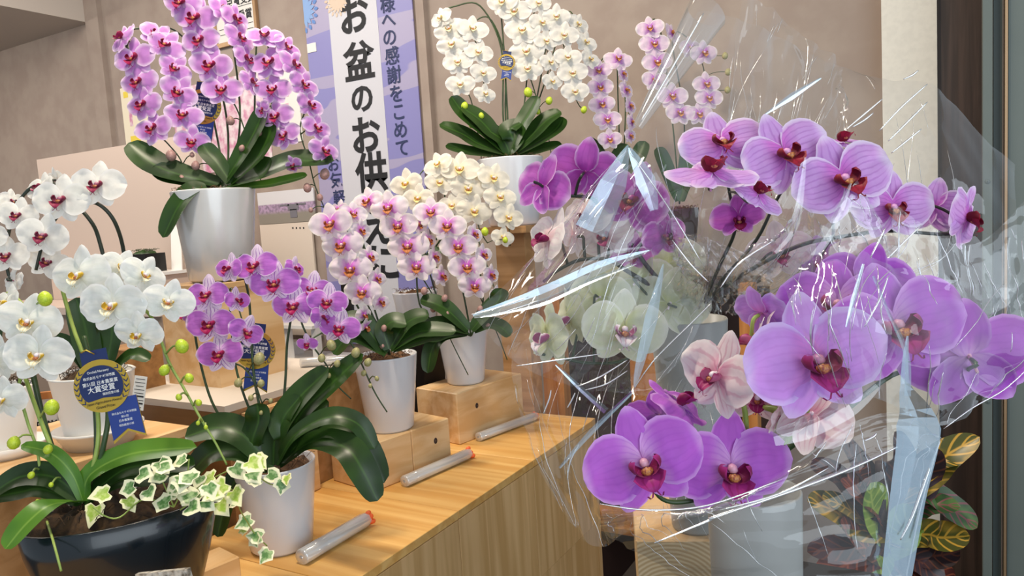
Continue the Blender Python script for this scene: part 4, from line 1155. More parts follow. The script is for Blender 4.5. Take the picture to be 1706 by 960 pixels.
# ---------------------------------------------------------------- I: big white orchid in the navy bowl with ivy
d = 1.1
rim = P(198, 845, d)
bI = V((rim.x - 0.01, rim.y + 0.01, BZ))
hI = 0.2
Io = thing('orchid_bowl', 'large white moth orchid with variegated ivy in a navy oval bowl', 'orchid', bI)
rzI = math.radians(62)
mb = MB()
mb.lathe(bI, [(0.001, 0), (0.062, 0), (0.07, 0.004), (0.088, 0.05), (0.105, 0.11), (0.116, 0.16), (0.121, hI), (0.117, hI + 0.001), (0.113, hI - 0.003), (0.10, 0.12), (0.001, 0.11)], 56, 1.12, 0.72, rzI)
mb.build('bowl', M['navy'], Io, True)
mossdisc(Io, bI + V((0, 0, hI - 0.018)), 0.112, 1.12, 0.72, rzI, 'soil', 'mossy_soil', 0.032)
dI = 1.10
for fls, path, buds, mt in (
    ([(133, 458, 104, -5, 3, 3, .02), (188, 508, 110, 0, 0, 0, -.01), (281, 502, 80, 22, -5, -12, 0), (203, 445, 66, 35, 10, -20, .05), (240, 458, 74, 52, 5, -25, .03), (230, 556, 82, 0, -18, 0, -.02)], [(135, 838, 1.10), (163, 740), (155, 640, dI + .02), (120, 540, dI + .05), (100, 450, dI + .05), (135, 440, dI + .04), (190, 490), (245, 520), (265, 560), (282, 605), (305, 645), (330, 690), (343, 712), (360, 740), (378, 775)], [(303, 577, 25, 'budG'), (274, 617, 20, 'budG'), (315, 630, 17, 'budG'), (298, 662, 12, 'budG'), (331, 671, 12, 'budG'), (330, 705, 8, 'budG'), (343, 712, 8, 'budG')], 'stemL'),
    ([(47, 535, 98, 10, 0, -8, .02), (64, 592, 106, 5, 0, -6), (3, 665, 80, 5, -5, 0, -.01), (-5, 600, 90, -20, 0, 0, .02), (10, 505, 70, -30, 10, 10, .05)], [(120, 840, 1.10), (95, 770), (60, 680, dI + .01), (20, 560, dI + .05), (10, 490, dI + .05), (45, 520, dI + .03), (50, 590, dI + .02), (32, 640), (45, 700), (62, 750), (68, 800), (73, 850), (88, 900, 1.0), (102, 952, .98)], [(86, 679, 27, 'budG'), (23, 738, 23, 'budG'), (80, 749, 17, 'budG'), (52, 792, 13, 'budG'), (85, 808, 9, 'budG'), (63, 836, 9, 'budG'), (75, 498, 26, 'budG')], 'stemL')):
    F_ = fl(Io, fls, dI - 0.03, 'white')
    bp = [bud(Io, x, y, s_, dI - 0.03, k_, random.uniform(-30, 30)) for x, y, s_, k_ in buds]
    stem(Io, path, dI, 0.0034, mt, F_, 'flower_stem', 0.45, bp)
stem(Io, [(130, 838, 1.11), (95, 770, 1.12), (70, 690, 1.13), (50, 600, 1.13)], 1.12, 0.0045, 'stem', (), 'stake', 0.9)
stem(Io, [(140, 838, 1.11), (160, 745, 1.11), (152, 620, 1.13), (140, 560, 1.14)], 1.12, 0.0035, 'stem', (), 'stake', 0.9)
stem(Io, [(150, 838, 1.11), (172, 745, 1.1), (180, 690, 1.11), (172, 620, 1.13)], 1.12, 0.004, 'stem', (), 'stake', 0.9)
for pts, wp, m_ in (([(138, 835), (150, 790), (220, 755), (328, 745)], 44, 'leafL'), ([(138, 835), (120, 790), (85, 755), (35, 742)], 26, 'leafL'), ([(135, 832), (90, 795), (30, 795), (-30, 835)], 46, 'leaf'), ([(135, 836), (85, 840, 1.03), (45, 870, 1.0), (8, 915, .98)], 46, 'leafL'),
                    ([(140, 835), (200, 785), (260, 772), (325, 775)], 44, 'leaf'), ([(140, 838), (200, 800), (250, 795), (300, 790)], 40, 'leaf'), ([(138, 838), (70, 815), (30, 820), (-20, 830)], 36, 'leaf')):
    leaf(Io, pts, 1.09, wp, m_)
rosette(170, 643, 47, 1.03, 12, 'large round gold and navy award rosette in front of the left white orchid', tail=(1.3, 0.72))

# variegated ivy: leaves are parts of the bowl planting
def ivymat(name, edge, a, b_):
    m, nt, b, out = newmat(name)
    g = G(nt)
    uv = g.n('ShaderNodeUVMap')
    sp = g.n('ShaderNodeSeparateXYZ')
    g.l(uv.outputs[0], sp.inputs[0])
    tc = g.n('ShaderNodeTexCoord')
    nz = g.n('ShaderNodeTexNoise')
    nz.inputs['Scale'].default_value = 2.2
    nz.inputs['Detail'].default_value = 3
    oi = g.n('ShaderNodeObjectInfo')
    ad = g.n('ShaderNodeVectorMath', operation='ADD')
    g.l(tc.outputs['Object'], ad.inputs[0]); g.l(oi.outputs['Location'], ad.inputs[1])
    g.l(ad.outputs[0], nz.inputs['Vector'])
    r = g.math('ADD', sp.outputs[0], g.math('MULTIPLY', g.math('SUBTRACT', nz.outputs[0], 0.5), 0.9))
    n2 = g.n('ShaderNodeTexNoise')
    n2.inputs['Scale'].default_value = 4
    g.l(ad.outputs[0], n2.inputs['Vector'])
    inner = g.mix(g.mr(n2.outputs[0], 0.4, 0.6), a, b_)
    g.l(g.mix(g.mr(r, 0.62, 0.80), inner, edge), b.inputs['Base Color'])
    b.inputs['Roughness'].default_value = 0.45
    return m
M['ivy'] = ivymat('variegated_ivy', hx('eceac6'), hx('4f7d3c'), hx('8fae74'))
M['ivyY'] = ivymat('yellow_ivy', hx('eeeabc'), hx('9cba44'), hx('c2d07a'))
def ivymesh(name, mat, seed):
    r = random.Random(seed)
    rim_ = [(0, -0.02), (0.24, -0.16), (0.40, -0.04), (0.40, 0.14), (0.46, 0.36), (0.28, 0.48), (0.0, 0.86), (-0.28, 0.48), (-0.46, 0.36), (-0.40, 0.14), (-0.40, -0.04), (-0.24, -0.16)]
    rim_ = [(x * r.uniform(0.85, 1.12), y * r.uniform(0.9, 1.1)) for x, y in rim_]
    n = len(rim_)
    vs, uv = [V((0, 0.12, 0.0))], [(0, 0)]
    for k_ in (0.55, 1.0):
        for x, y in rim_:
            vs.append(V((x * k_, 0.12 + (y - 0.12) * k_, 0.16 * abs(x) * k_ - 0.22 * (k_ * y) ** 2 * 0.6)))
            uv.append((k_, 0))
    fs = [(0, 1 + i, 1 + (i + 1) % n) for i in range(n)] + [(1 + i, 1 + n + i, 1 + n + (i + 1) % n, 1 + (i + 1) % n) for i in range(n)]
    return rawmesh(name, vs, fs, mat, uv)
IVY = [ivymesh('ivy_leaf', M['ivy'], 1), ivymesh('ivy_leaf', M['ivy'], 2), ivymesh('ivy_leaf', M['ivyY'], 3), ivymesh('ivy_leaf', M['ivy'], 4)]
def ivyleaf(px, py, spx, d_, me, root):
    o = link('ivy_leaf', me, root)
    p = P(px, py, d_)
    n = (-FW * random.uniform(0.4, 1.0) + V((0, 0, 1)) * random.uniform(0.4, 1.0) + RT * random.uniform(-0.5, 0.5)).normalized()
    dirv = (RT * random.uniform(-1, 1) - UP * random.uniform(-0.1, 1.1)).normalized()
    x = dirv.cross(n).normalized()
    y = n.cross(x)
    s = spx * d_ / F_PX
    R = Matrix((x, y, n)).transposed()
    o.matrix_basis = Matrix.Translation(p - wl(root)) @ R.to_4x4() @ Matrix.Scale(s, 4)
    return p
ivp = [(263, 772), (311, 765), (235, 792), (272, 792), (305, 795), (222, 810), (247, 818), (283, 817), (182, 822), (213, 830), (160, 842), (317, 812), (333, 793), (353, 792), (328, 827), (350, 823), (367, 820), (385, 820), (387, 780), (415, 770), (413, 790), (312, 843), (282, 840), (300, 815), (338, 836), (320, 800), (295, 800), (362, 836), (345, 808), (265, 782), (338, 815), (375, 808)]
dv_ = 1.06
apts = []
for i, (x, y) in enumerate(ivp):
    apts.append(ivyleaf(x + random.uniform(-3, 3), y + random.uniform(-3, 3), random.uniform(30, 42), dv_ + random.uniform(-.03, .03), IVY[2] if (x > 320 and i % 2) or x < 215 else IVY[(0, 1, 3)[i % 3]], Io))
low = [(397, 835), (417, 865), (410, 880), (424, 895), (435, 895), (448, 918), (426, 763), (434, 800), (447, 790), (470, 800), (478, 793)]
for i, (x, y) in enumerate(low):
    apts.append(ivyleaf(x, y, random.uniform(22, 34), 1.22 if y > 810 else 1.25, IVY[i % 4], Io))
mb = MB()
for pts in ([(300, 850), (340, 825), (385, 815, 1.08), (400, 850, 1.16), (412, 870, 1.2), (425, 890, 1.22), (445, 910, 1.23)], [(300, 840), (350, 800, 1.08), (400, 780, 1.16), (430, 795, 1.24), (455, 808, 1.25), (480, 795, 1.25)], [(290, 845), (240, 832), (200, 862, 1.03), (175, 860, 1.03), (155, 845, 1.03)], [(290, 845), (270, 800), (262, 775)], [(290, 845), (310, 800), (315, 765)]):
    mb.tube(spline(pts3(pts, 1.07), 5), 0.0011, 5)
mb.build('ivy_vine', M['stemL'], Io, True)

# price card with an ornate silver frame, bottom left
c = P(300, 985, 0.95)
pc = thing('price_card', 'black price card in an ornate silver frame before the navy bowl', 'price card', V((c.x, c.y, c.z - 0.06)))
cx_ = (RT * 0.9 + FW * -0.25); cx_.z = 0.0; cx_.normalize()
cx_ = (cx_ + V((0, 0, 0.16))).normalized(); cz_ = (V((0, 0, 1)) - cx_ * cx_.z).normalized()
M['sframe'] = plain('ornate_silver', hx('d8d2c6'), 0.4, 0.3, c2=hx('6f6558'), vscale=120, bump=0.6)
onplane('card', (-0.05, 0.017, -0.05, 0.022), M['black'], pc, c, cx_, cz_, 0.003)
for r in ((0.017, 0.025, -0.05, 0.03), (-0.058, -0.05, -0.05, 0.03), (-0.05, 0.017, 0.022, 0.03)):
    onplane('frame_rail', r, M['sframe'], pc, c, cx_, cz_, 0.006)

# ---------------------------------------------------------------- clear plastic tube bundles with orange tips on the bench
def tubes(p0, p1, rad, label, n=3):
    a, b = V(p0), V(p1)
    t_ = thing('plastic_sleeve_roll', label, 'plastic roll', (a + b) / 2, 'clear sleeve rolls on the bench')
    ax = (b - a).normalized()
    side = ax.cross(V((0, 0, 1))).normalized()
    mb = MB()
    n_ = 24
    up = V((0, 0, 1))
    vs, fs = [], []
    prof = [(0.0, 0.25), (0.0, 0.9), (0.015, 1.0), (0.5, 1.0), (0.93, 1.0), (1.0, 0.85)]
    cc = a + up * rad
    for t, k in prof:
        for i in range(n_):
            q = 2 * math.pi * i / n_
            vs.append(cc + (b - a) * t + (side * math.cos(q) * rad * 1.1 + up * math.sin(q) * rad) * k)
    for r in range(len(prof) - 1):
        for i in range(n_):
            j = (i + 1) % n_
            fs.append((r * n_ + i, r * n_ + j, (r + 1) * n_ + j, (r + 1) * n_ + i))
    obj('sleeve', vs, fs, M['tube'], t_)
    for k, (sx_, sz_) in enumerate(((-0.45, -0.35), (0.45, -0.35), (0, 0.45))):
        m2 = MB()
        q = cc + side * rad * sx_ + up * rad * sz_
        m2.tube([q + ax * 0.004, q + (b - a) * 0.5, q + (b - a) * 0.97], rad * 0.42, 10)
        m2.build('inner_tube', M['tube'], t_, True)
    for k in range(6):
        m2 = MB()
        q = b + up * rad * random.uniform(0.5, 1.5) + side * rad * random.uniform(-0.8, 0.8) - ax * 0.006
        dv2 = (ax + side * random.uniform(-0.8, 0.8) + up * random.uniform(-0.2, 0.9)).normalized()
        m2.tube([q, q + dv2 * 0.008, q + dv2 * 0.013, q + dv2 * 0.016], [0.004, 0.0056, 0.0052, 0.002], 7)
        m2.build('orange_tip', M['orange'], t_, True)
tubes(on(503, 942, 2, BZ), on(612, 876, 2, BZ), 0.0145, 'clear plastic sleeve roll with orange tips in front of the near pot')
tubes(on(674, 812, 2, BZ), on(782, 764, 2, BZ), 0.0135, 'clear plastic sleeve roll with orange tips before the knotted blocks')
tubes(on(797, 736, 2, BZ), on(893, 700, 2, BZ), 0.0125, 'clear plastic sleeve roll with orange tips by the far block')
tubes(V((-1.40, 1.33, 1.0)), V((-1.30, 1.40, 1.0)), 0.012, 'clear sleeve roll with orange tips on the pale tier behind the striped orchid')
# ---------------------------------------------------------------- stand, beam block, vases
fs_ = thing('flower_stand', 'black flower stand under the grey vases', 'stand', (-0.25, 0.93, 0))
quadbox('top', (-0.42, 0.74, 0.765), (-0.07, 1.16, 0.79), M['black'], fs_)
for x, y in ((-0.40, 0.76), (-0.09, 0.76), (-0.40, 1.14), (-0.09, 1.14)):
    quadbox('leg', (x - 0.015, y - 0.015, 0), (x + 0.015, y + 0.015, 0.765), M['black'], fs_)
def endgrain():
    m, nt, b, out = newmat('beam_end_grain')
    g = G(nt)
    tc = g.n('ShaderNodeTexCoord')
    mp = g.n('ShaderNodeMapping')
    mp.inputs['Location'].default_value = (0.01, 0, 0.035)
    g.l(tc.outputs['Object'], mp.inputs[0])
    wv = g.n('ShaderNodeTexWave', wave_type='RINGS', rings_direction='Y')
    wv.inputs['Scale'].default_value = 55
    wv.inputs['Distortion'].default_value = 1.2
    wv.inputs['Detail'].default_value = 2
    g.l(mp.outputs[0], wv.inputs[0])
    g.l(g.mix(wv.outputs[1], hx('d9c19a'), hx('b99a6e')), b.inputs['Base Color'])
    b.inputs['Roughness'].default_value = 0.6
    return m
rzb = math.radians(22)
Rb = Matrix.Rotation(rzb, 3, 'Z')
bc = V((-0.308, 0.931, 0)) + Rb @ V((0, 0.10, 0))
bb = thing('beam_block', 'squared timber offcut with end grain rings under the grey vase', 'wood block', (bc.x, bc.y, 0.79))
MB().box((bc.x, bc.y, 0.845), (0.106, 0.20, 0.11), rzb, 0.002).build('timber', M['block'], bb)
me = MB().box((0, 0, 0), (0.102, 0.0012, 0.106))
o = link('end_face', rawmesh('end_face', me.v, me.f, endgrain(), None, False), bb)
o.location = V((-0.308, 0.931, 0.845)) - Rb @ V((0, 0.0004, 0)) - WL[bb]
o.rotation_euler = (0, 0, rzb)
mb = MB()
mb.tube([(0.012, -0.001, -0.005), (0.017, -0.001, -0.02), (0.019, -0.001, -0.05)], [0.0006, 0.0012, 0.0005], 4)
k = link('crack', rawmesh('crack', mb.v, mb.f, M['dark']), o)
def vase(c, rb_, rt, h, label):
    t_ = thing('vase', label, 'vase', c, 'grey florist vases')
    MB().lathe(c, [(0.001, 0), (rb_ * 0.95, 0), (rb_, 0.004), (rt, h - 0.002), (rt - 0.001, h), (rt - 0.0035, h - 0.001), (rb_ - 0.002, 0.006), (0.001, 0.006)], 48).build('body', M['vase'], t_, True)
    return t_
vA = V((-0.294, 0.985, 0.90))
vase(vA, 0.034, 0.052, 0.295, 'tall tapered grey vase on the timber offcut')
vB = V((-0.178, 0.818, 0.79))
vase(vB, 0.047, 0.051, 0.24, 'wide grey vase at the bottom in front of the croton')

# ---------------------------------------------------------------- cellophane sheets
def grid_film(root, rows, mat, nu=30, nv=24, amp=0.006, freq=18, seed=0, name='cellophane_sheet', rid=1.0, across=False):
    rr = [pts3(r, 0.9) for r in rows]
    L = [spline(r, max(1, nu // (len(r) - 1))) for r in rr]
    m_ = min(len(r) for r in L)
    cols_ = [spline([r[i] for r in L], max(1, nv // (len(L) - 1))) for i in range(m_)]
    n_ = len(cols_[0])
    vs, fs = [], []
    for i in range(m_):
        for j in range(n_):
            p = cols_[i][j]
            a = cols_[min(i + 1, m_ - 1)][j] - cols_[max(i - 1, 0)][j]
            b = cols_[i][min(j + 1, n_ - 1)] - cols_[i][max(j - 1, 0)]
            n = a.cross(b)
            if n.length > 1e-9: n.normalize()
            u, v_ = i / (m_ - 1), j / (n_ - 1)
            if across: u, v_ = v_, u
            q = V((u * freq * 0.55 + 0.8 * noise.noise((u * 3, v_ * 3, seed)), v_ * freq * 0.13, seed * 7.3))
            r1 = 1 - 2 * abs(noise.noise(q))
            r2 = 1 - 2 * abs(noise.noise(q * 2.3 + V((3, 5, 1))))
            r3 = noise.noise(p * freq * 0.45)
            vs.append(p + n * amp * (r1 * rid + 0.45 * r2 * rid + 1.4 * r3))
    for i in range(m_ - 1):
        for j in range(n_ - 1):
            fs.append((i * n_ + j, i * n_ + j + 1, (i + 1) * n_ + j + 1, (i + 1) * n_ + j))
    r = random.Random(seed)
    mb = MB()
    for q in range(34):
        i0, j0 = r.uniform(0.02, 0.98) * (m_ - 1), r.uniform(0, 0.75) * (n_ - 1)
        ln, dr_ = r.choice((0.15, 0.25, 0.5)) * (n_ - 1), r.uniform(-0.35, 0.35)
        pp = []
        for k in range(int(ln) + 1):
            ii, jj = i0 + dr_ * k, j0 + k
            if 0 <= ii < m_ - 1 and jj < n_:
                a0 = vs[int(ii) * n_ + int(jj)]; a1 = vs[(int(ii) + 1) * n_ + int(jj)]
                pp.append(a0.lerp(a1, ii - int(ii)))
        if len(pp) > 3:
            rad = r.uniform(0.00022, 0.0006)
            mb.tube(pp, [rad * (0.3 + 0.7 * math.sin(math.pi * (k + 0.5) / len(pp))) for k in range(len(pp))], 4)
    cr = mb.build('creases', M['edge'], root, True)
    cr['kind'] = 'stuff'
    return obj(name, vs, fs, M[mat], root)
def foldstrip(root, pts, d, wpx, tilt=0.0, mat='fold', name='folded_edge', taper=True):
    """narrow multi-layer fold: a shallow V ribbon"""
    path = spline(pts3(pts, d), 6)
    n = len(path)
    vs, fs = [], []
    for i, p in enumerate(path):
        t = i / (n - 1)
        tg = (path[min(i + 1, n - 1)] - path[max(i - 1, 0)]).normalized()
        vd = (p - CAM).normalized()
        sd = tg.cross(vd).normalized()
        sd = (Matrix.Rotation(math.radians(tilt), 3, tg) @ sd)
        nn = sd.cross(tg)
        wv = wpx[min(int(t * len(wpx)), len(wpx) - 1)] if isinstance(wpx, (list, tuple)) else wpx
        if isinstance(wpx, (list, tuple)):
            u = t * (len(wpx) - 1)
            k_ = min(int(u), len(wpx) - 2)
            wv = wpx[k_] * (1 - u + k_) + wpx[k_ + 1] * (u - k_)
        h = wv * 0.5 * (p - CAM).dot(FW) / F_PX
        for s in (-1, 0, 1):
            vs.append(p + sd * s * h + nn * (0.25 * h * (1 - abs(s))) + nn * 0.0006 * noise.noise(p * 40))
    for i in range(n - 1):
        for j in range(2):
            fs.append((i * 3 + j, i * 3 + j + 1, i * 3 + j + 4, i * 3 + j + 3))
    return obj(name, vs, fs, M[mat], root, None, False)
def rolled(root, pts, d, r=0.0009, mat='edge', name='rolled_edge'):
    path = spline(pts3(pts, d), 5)
    n = len(path)
    mb = MB()
    mb.tube(path, [r * (0.35 + 0.65 * math.sin(math.pi * (i + 0.4) / n)) for i in range(n)], 6)
    return mb.build(name, M[mat], root, True)

# ---------------------------------------------------------------- upper bouquet
gA = V((vA.x, vA.y, 1.06))
T = thing('orchid_bouquet', 'upper cellophane bouquet of veined lilac moth orchids', 'bouquet', V((vA.x, vA.y, 0.91)), 'cellophane bouquets')
d = 0.82
gat = (1165, 520, 0.98)
fT = [flower(T, 1203, 238, 140, d + .02, 'veined', -8, 22, 10, 0), flower(T, 1307, 255, 152, d, 'veined', 5, 5, 22, 0), flower(T, 1404, 298, 166, d - .02, 'veined', 0, 5, 22, 1),
      flower(T, 1487, 345, 128, d, 'veined', -5, -5, 5, 1), flower(T, 1612, 362, 120, d, 'veined', 40, -10, -25, 2), flower(T, 1556, 345, 100, d + .05, 'veined', 150, 0, 10, 2),
      flower(T, 1186, 285, 150, d - .05, 'veined', 0, 62, 0, 2), flower(T, 1262, 320, 110, d - .03, 'veined', 40, 40, -30, 2), flower(T, 1230, 362, 90, d + .03, 'magenta', 0, -35, 10, 2),
      flower(T, 1404, 236, 90, d + .04, 'veined', 10, 70, 0, 1), flower(T, 1440, 420, 120, d + .08, 'palewhite', 10, -40, 0, 1), flower(T, 1300, 420, 110, d + .10, 'palewhite', -10, -10, 10, 2), flower(T, 1370, 440, 100, d + .10, 'lilac', -10, -10, 10, 2)]
stem(T, [gat, (1200, 440, .92), (1225, 380, .88), (1215, 320, .86), (1205, 260, .86)], d, 0.0026, 'stemG', fT[:1] + fT[6:9], 'flower_stem')
stem(T, [gat, (1190, 490, .95), (1250, 450, .90), (1330, 410, .86), (1400, 395, .85), (1480, 385, .84), (1580, 390, .83), (1612, 372, .85)], d, 0.0030, 'stemG', fT[2:6] + fT[10:], 'flower_stem')
stem(T, [gat, (1200, 470, .93), (1260, 400, .88), (1310, 310, .86), (1400, 250, .87)], d, 0.0026, 'stemG', fT[1:3] + fT[9:10], 'flower_stem')
# the sheet behind the upper flowers, the sheet over their lower half, the tight crumpled neck
grid_film(T, [[(1165, 14, 1.0), (1240, 30, 1.0), (1330, 70, 1.02), (1400, 108, 1.02), (1480, 135, 1.0), (1555, 140, .98), (1690, 275, .95)], [(1075, 190, .93), (1200, 150, .96), (1320, 170, .97), (1400, 180, .97), (1500, 220, .95), (1590, 260, .93), (1700, 380, .9)], [(1075, 330, .9), (1190, 330, .93), (1300, 330, .93), (1390, 350, .92), (1480, 390, .9), (1580, 430, .9), (1690, 500, .88)], [(1150, 480, .95), (1180, 490, .96), (1210, 495, .96), (1260, 490, .95), (1350, 480, .93), (1450, 490, .9), (1580, 540, .88)]], 'film', 60, 45, 0.006, 16, 1)
grid_film(T, [[(1240, -20, 1.06), (1320, 40, 1.06), (1400, 110, 1.05), (1390, 150, 1.02)], [(1220, 150, 1.02), (1290, 160, 1.02), (1360, 190, 1.0), (1420, 230, .98)], [(1190, 330, .98), (1240, 330, .98), (1300, 340, .96), (1360, 360, .95)]], 'film', 40, 30, 0.008, 22, 2)
grid_film(T, [[(1290, 390, .80), (1335, 345, .77), (1380, 375, .77), (1430, 300, .78)], [(1240, 420, .82), (1310, 430, .80), (1400, 440, .78), (1480, 380, .78)], [(1200, 480, .90), (1260, 500, .86), (1380, 510, .82), (1500, 480, .8)]], 'film2', 36, 30, 0.006, 24, 3)
grid_film(T, [[(1105, 390, .92), (1160, 400, .86), (1230, 420, .86), (1300, 450, .9)], [(1130, 450, .93), (1170, 460, .88), (1220, 470, .88), (1270, 490, .91)], [(1125, 525, .99), (1160, 520, .93), (1195, 525, .93), (1225, 530, .98)]], 'film2', 48, 40, 0.009, 45, 4, 'crumpled_neck')
# cone rolled from the sheet, top
mb = MB()
pa, pb = P(1062, 212, .90), P(1178, 20, .97)
ax_ = pb - pa
sd_ = ax_.cross(FW).normalized()
vs, fs = [], []
for i in range(13):
    t = i / 12
    for k in range(19):
        q = math.radians(-130 + 300 * k / 18)
        r_ = 0.006 + 0.022 * t
        vs.append(pa + ax_ * (t + (0.03 * math.sin(q * 1.3) if i == 12 else 0)) + (sd_ * math.cos(q) - FW * math.sin(q)) * r_)
for i in range(12):
    for k in range(18):
        fs.append((i * 19 + k, i * 19 + k + 1, (i + 1) * 19 + k + 1, (i + 1) * 19 + k))
obj('cellophane_cone', vs, fs, M['film2'], T)
rolled(T, [(1066, 205), (1110, 130), (1172, 22)], .90, 0.0016)
for pts in ([(1275, 190), (1320, 165), (1365, 130)], [(1410, 215), (1440, 190), (1470, 165)], [(1420, 212), (1440, 200), (1455, 188)], [(1465, 218), (1500, 180), (1545, 140)], [(1480, 235), (1510, 205), (1545, 170)], [(1485, 255), (1510, 235), (1535, 215)], [(1505, 132), (1520, 125), (1530, 117)]):
    rolled(T, pts, .93, 0.0013)
foldstrip(T, [(1275, 190), (1320, 160), (1368, 130)], .92, [3, 12, 2], 25)
foldstrip(T, [(1290, 420), (1325, 370), (1342, 262)], .79, [10, 16, 3], 20, 'film2')
foldstrip(T, [(1340, 440), (1385, 380), (1418, 305)], .77, [30, 22, 3], 30, 'film2')
for pts in ([(1440, 480), (1470, 440), (1535, 375)], [(1405, 500), (1425, 460), (1440, 425)], [(1120, 400), (1150, 440), (1180, 470)], [(1200, 480), (1230, 440), (1290, 400)]):
    rolled(T, pts, .80, 0.0011)

# ---------------------------------------------------------------- left bouquet
Lb = thing('orchid_bouquet', 'left cellophane bouquet of magenta, white and pale green moth orchids', 'bouquet', V((vA.x - 0.01, vA.y + 0.01, 0.92)), 'cellophane bouquets')
d = 0.95
fL = [flower(Lb, 905, 310, 112, d, 'magenta', 140, -10, 25, 0), flower(Lb, 975, 285, 125, d + .02, 'magenta', 160, 25, 15, 1), flower(Lb, 1055, 330, 128, d - .02, 'magenta', -35, -5, -20, 0), flower(Lb, 1108, 392, 84, d - .03, 'magenta', 25, -15, 10, 2),
      flower(Lb, 1052, 420, 80, d + .02, 'magenta', 0, -30, 0, 2)]
fW = [flower(Lb, 912, 398, 118, d - .02, 'palewhite', -65, 15, -15, 0), flower(Lb, 978, 362, 110, d + .03, 'palewhite', -50, 10, 0, 1), flower(Lb, 1008, 392, 100, d + .01, 'palewhite', -30, -10, 20, 2), flower(Lb, 955, 395, 80, d + .02, 'palewhite', -120, 0, 10, 1)]
fG = [flower(Lb, 1040, 548, 138, d - .03, 'green', 0, 0, -4, 0), flower(Lb, 912, 560, 122, d, 'green', -62, -5, 0, 1), flower(Lb, 948, 532, 110, d + .03, 'green', -70, -10, 10, 2), flower(Lb, 1000, 495, 110, d + .05, 'green', 150, 0, 0, 1), flower(Lb, 1062, 468, 128, d + .04, 'green', 160, 0, 10, 0), flower(Lb, 1116, 505, 128, d + .02, 'green', 165, 5, 10, 0), flower(Lb, 1112, 440, 120, d + .06, 'green', 170, 10, -10, 1)]
gat = (1150, 525, 0.99)
stem(Lb, [gat, (1110, 480, .98), (1073, 437, .97), (1033, 377, .97), (997, 340, .97), (977, 328, .97), (917, 327, .96)], d, 0.0034, 'stemG', fL, 'flower_stem')
stem(Lb, [gat, (1090, 480, .98), (1047, 453, .97), (1013, 433, .96), (967, 433, .96), (927, 452, .96), (905, 470, .96)], d, 0.0034, 'stemG', fW, 'flower_stem')
stem(Lb, [gat, (1100, 560, 1.0), (1040, 600, .99), (980, 605, .97), (930, 595, .97), (900, 590, .97)], d, 0.0030, 'stem', fG, 'flower_stem')
grid_film(Lb, [[(1045, 240, .93), (1085, 275, .86), (1140, 380, .88), (1190, 500, .94)], [(960, 330, .93), (1000, 380, .85), (1080, 470, .84), (1175, 530, .92)], [(865, 440, .95), (920, 520, .86), (1020, 580, .82), (1130, 610, .88)], [(786, 526, .97), (850, 600, .90), (960, 650, .84), (1080, 660, .86)]], 'film', 45, 45, 0.005, 18, 5)
grid_film(Lb, [[(850, 540, 1.02), (960, 570, 1.0), (1080, 600, .98), (1180, 640, .94)], [(853, 640, 1.0), (950, 690, .93), (1060, 700, .9), (1190, 700, .88)], [(880, 740, .97), (960, 790, .89), (1050, 820, .84), (1190, 820, .82)], [(925, 850, .92), (985, 914, .87), (1045, 885, .83), (1180, 850, .80)]], 'film', 45, 45, 0.006, 17, 6)
foldstrip(Lb, [(1046, 242), (1022, 305), (985, 385)], .86, [2, 46, 60], 18, 'fold')
foldstrip(Lb, [(1048, 246), (1075, 300), (1090, 350)], .87, [4, 34, 14], -14, 'fold')
foldstrip(Lb, [(1082, 418), (1000, 445), (900, 490), (788, 526)], .85, [3, 22, 24, 6], 22, 'fold')
foldstrip(Lb, [(1060, 440), (980, 470), (900, 505), (800, 528)], .84, [2, 10, 14, 4], 35, 'fold')
foldstrip(Lb, [(1075, 412), (1010, 425), (950, 455)], .86, [2, 12, 3], 10, 'film2')
foldstrip(Lb, [(1105, 440), (1085, 530), (1065, 610), (1057, 645)], .82, [2, 22, 14, 3], 15, 'fold')
foldstrip(Lb, [(926, 608), (970, 650), (1010, 685)], .84, [3, 9, 12], 10, 'fold')
foldstrip(Lb, [(932, 780), (985, 720), (1055, 652)], .80, [4, 9, 5], 10, 'fold')
for pts in ([(785, 524), (820, 516), (880, 495)], [(790, 530), (840, 520), (900, 500)], [(1055, 650), (1090, 600), (1150, 540), (1185, 505)], [(960, 645), (1000, 628), (1045, 600)], [(975, 650), (1010, 640), (1045, 618)], [(860, 610), (930, 600), (1000, 590)], [(945, 800), (950, 770), (965, 740)], [(1050, 255), (1110, 340), (1170, 440)], [(905, 690), (915, 665), (918, 650)], [(945, 680), (952, 668), (958, 655)]):
    rolled(Lb, pts, .83, 0.0010)

# ---------------------------------------------------------------- front bouquet
Fb = thing('orchid_bouquet', 'front cellophane bouquet of violet and speckled moth orchids', 'bouquet', V((vB.x, vB.y, 0.80)), 'cellophane bouquets')
d = 0.66
fF = [flower(Fb, 1072, 770, 196, d, 'violet', -3, 3, 19, 0), flower(Fb, 1217, 778, 196, d + .02, 'violet', 3, -6, 2, 0), flower(Fb, 1132, 672, 130, d + .06, 'violet', 60, 50, 0, 2), flower(Fb, 1100, 690, 110, d + .08, 'violet', 150, 30, 0, 2)]
fR = [flower(Fb, 1358, 598, 236, d - .06, 'lilac', 2, 0, 12, 0), flower(Fb, 1492, 540, 220, d, 'violet', -4, 0, 16, 1), flower(Fb, 1612, 592, 212, d + .02, 'violet', 165, 15, -8, 0), flower(Fb, 1395, 510, 190, d + .06, 'violet', -20, 20, 0, 1), flower(Fb, 1440, 470, 150, d + .08, 'violet', 160, 20, 10, 1)]
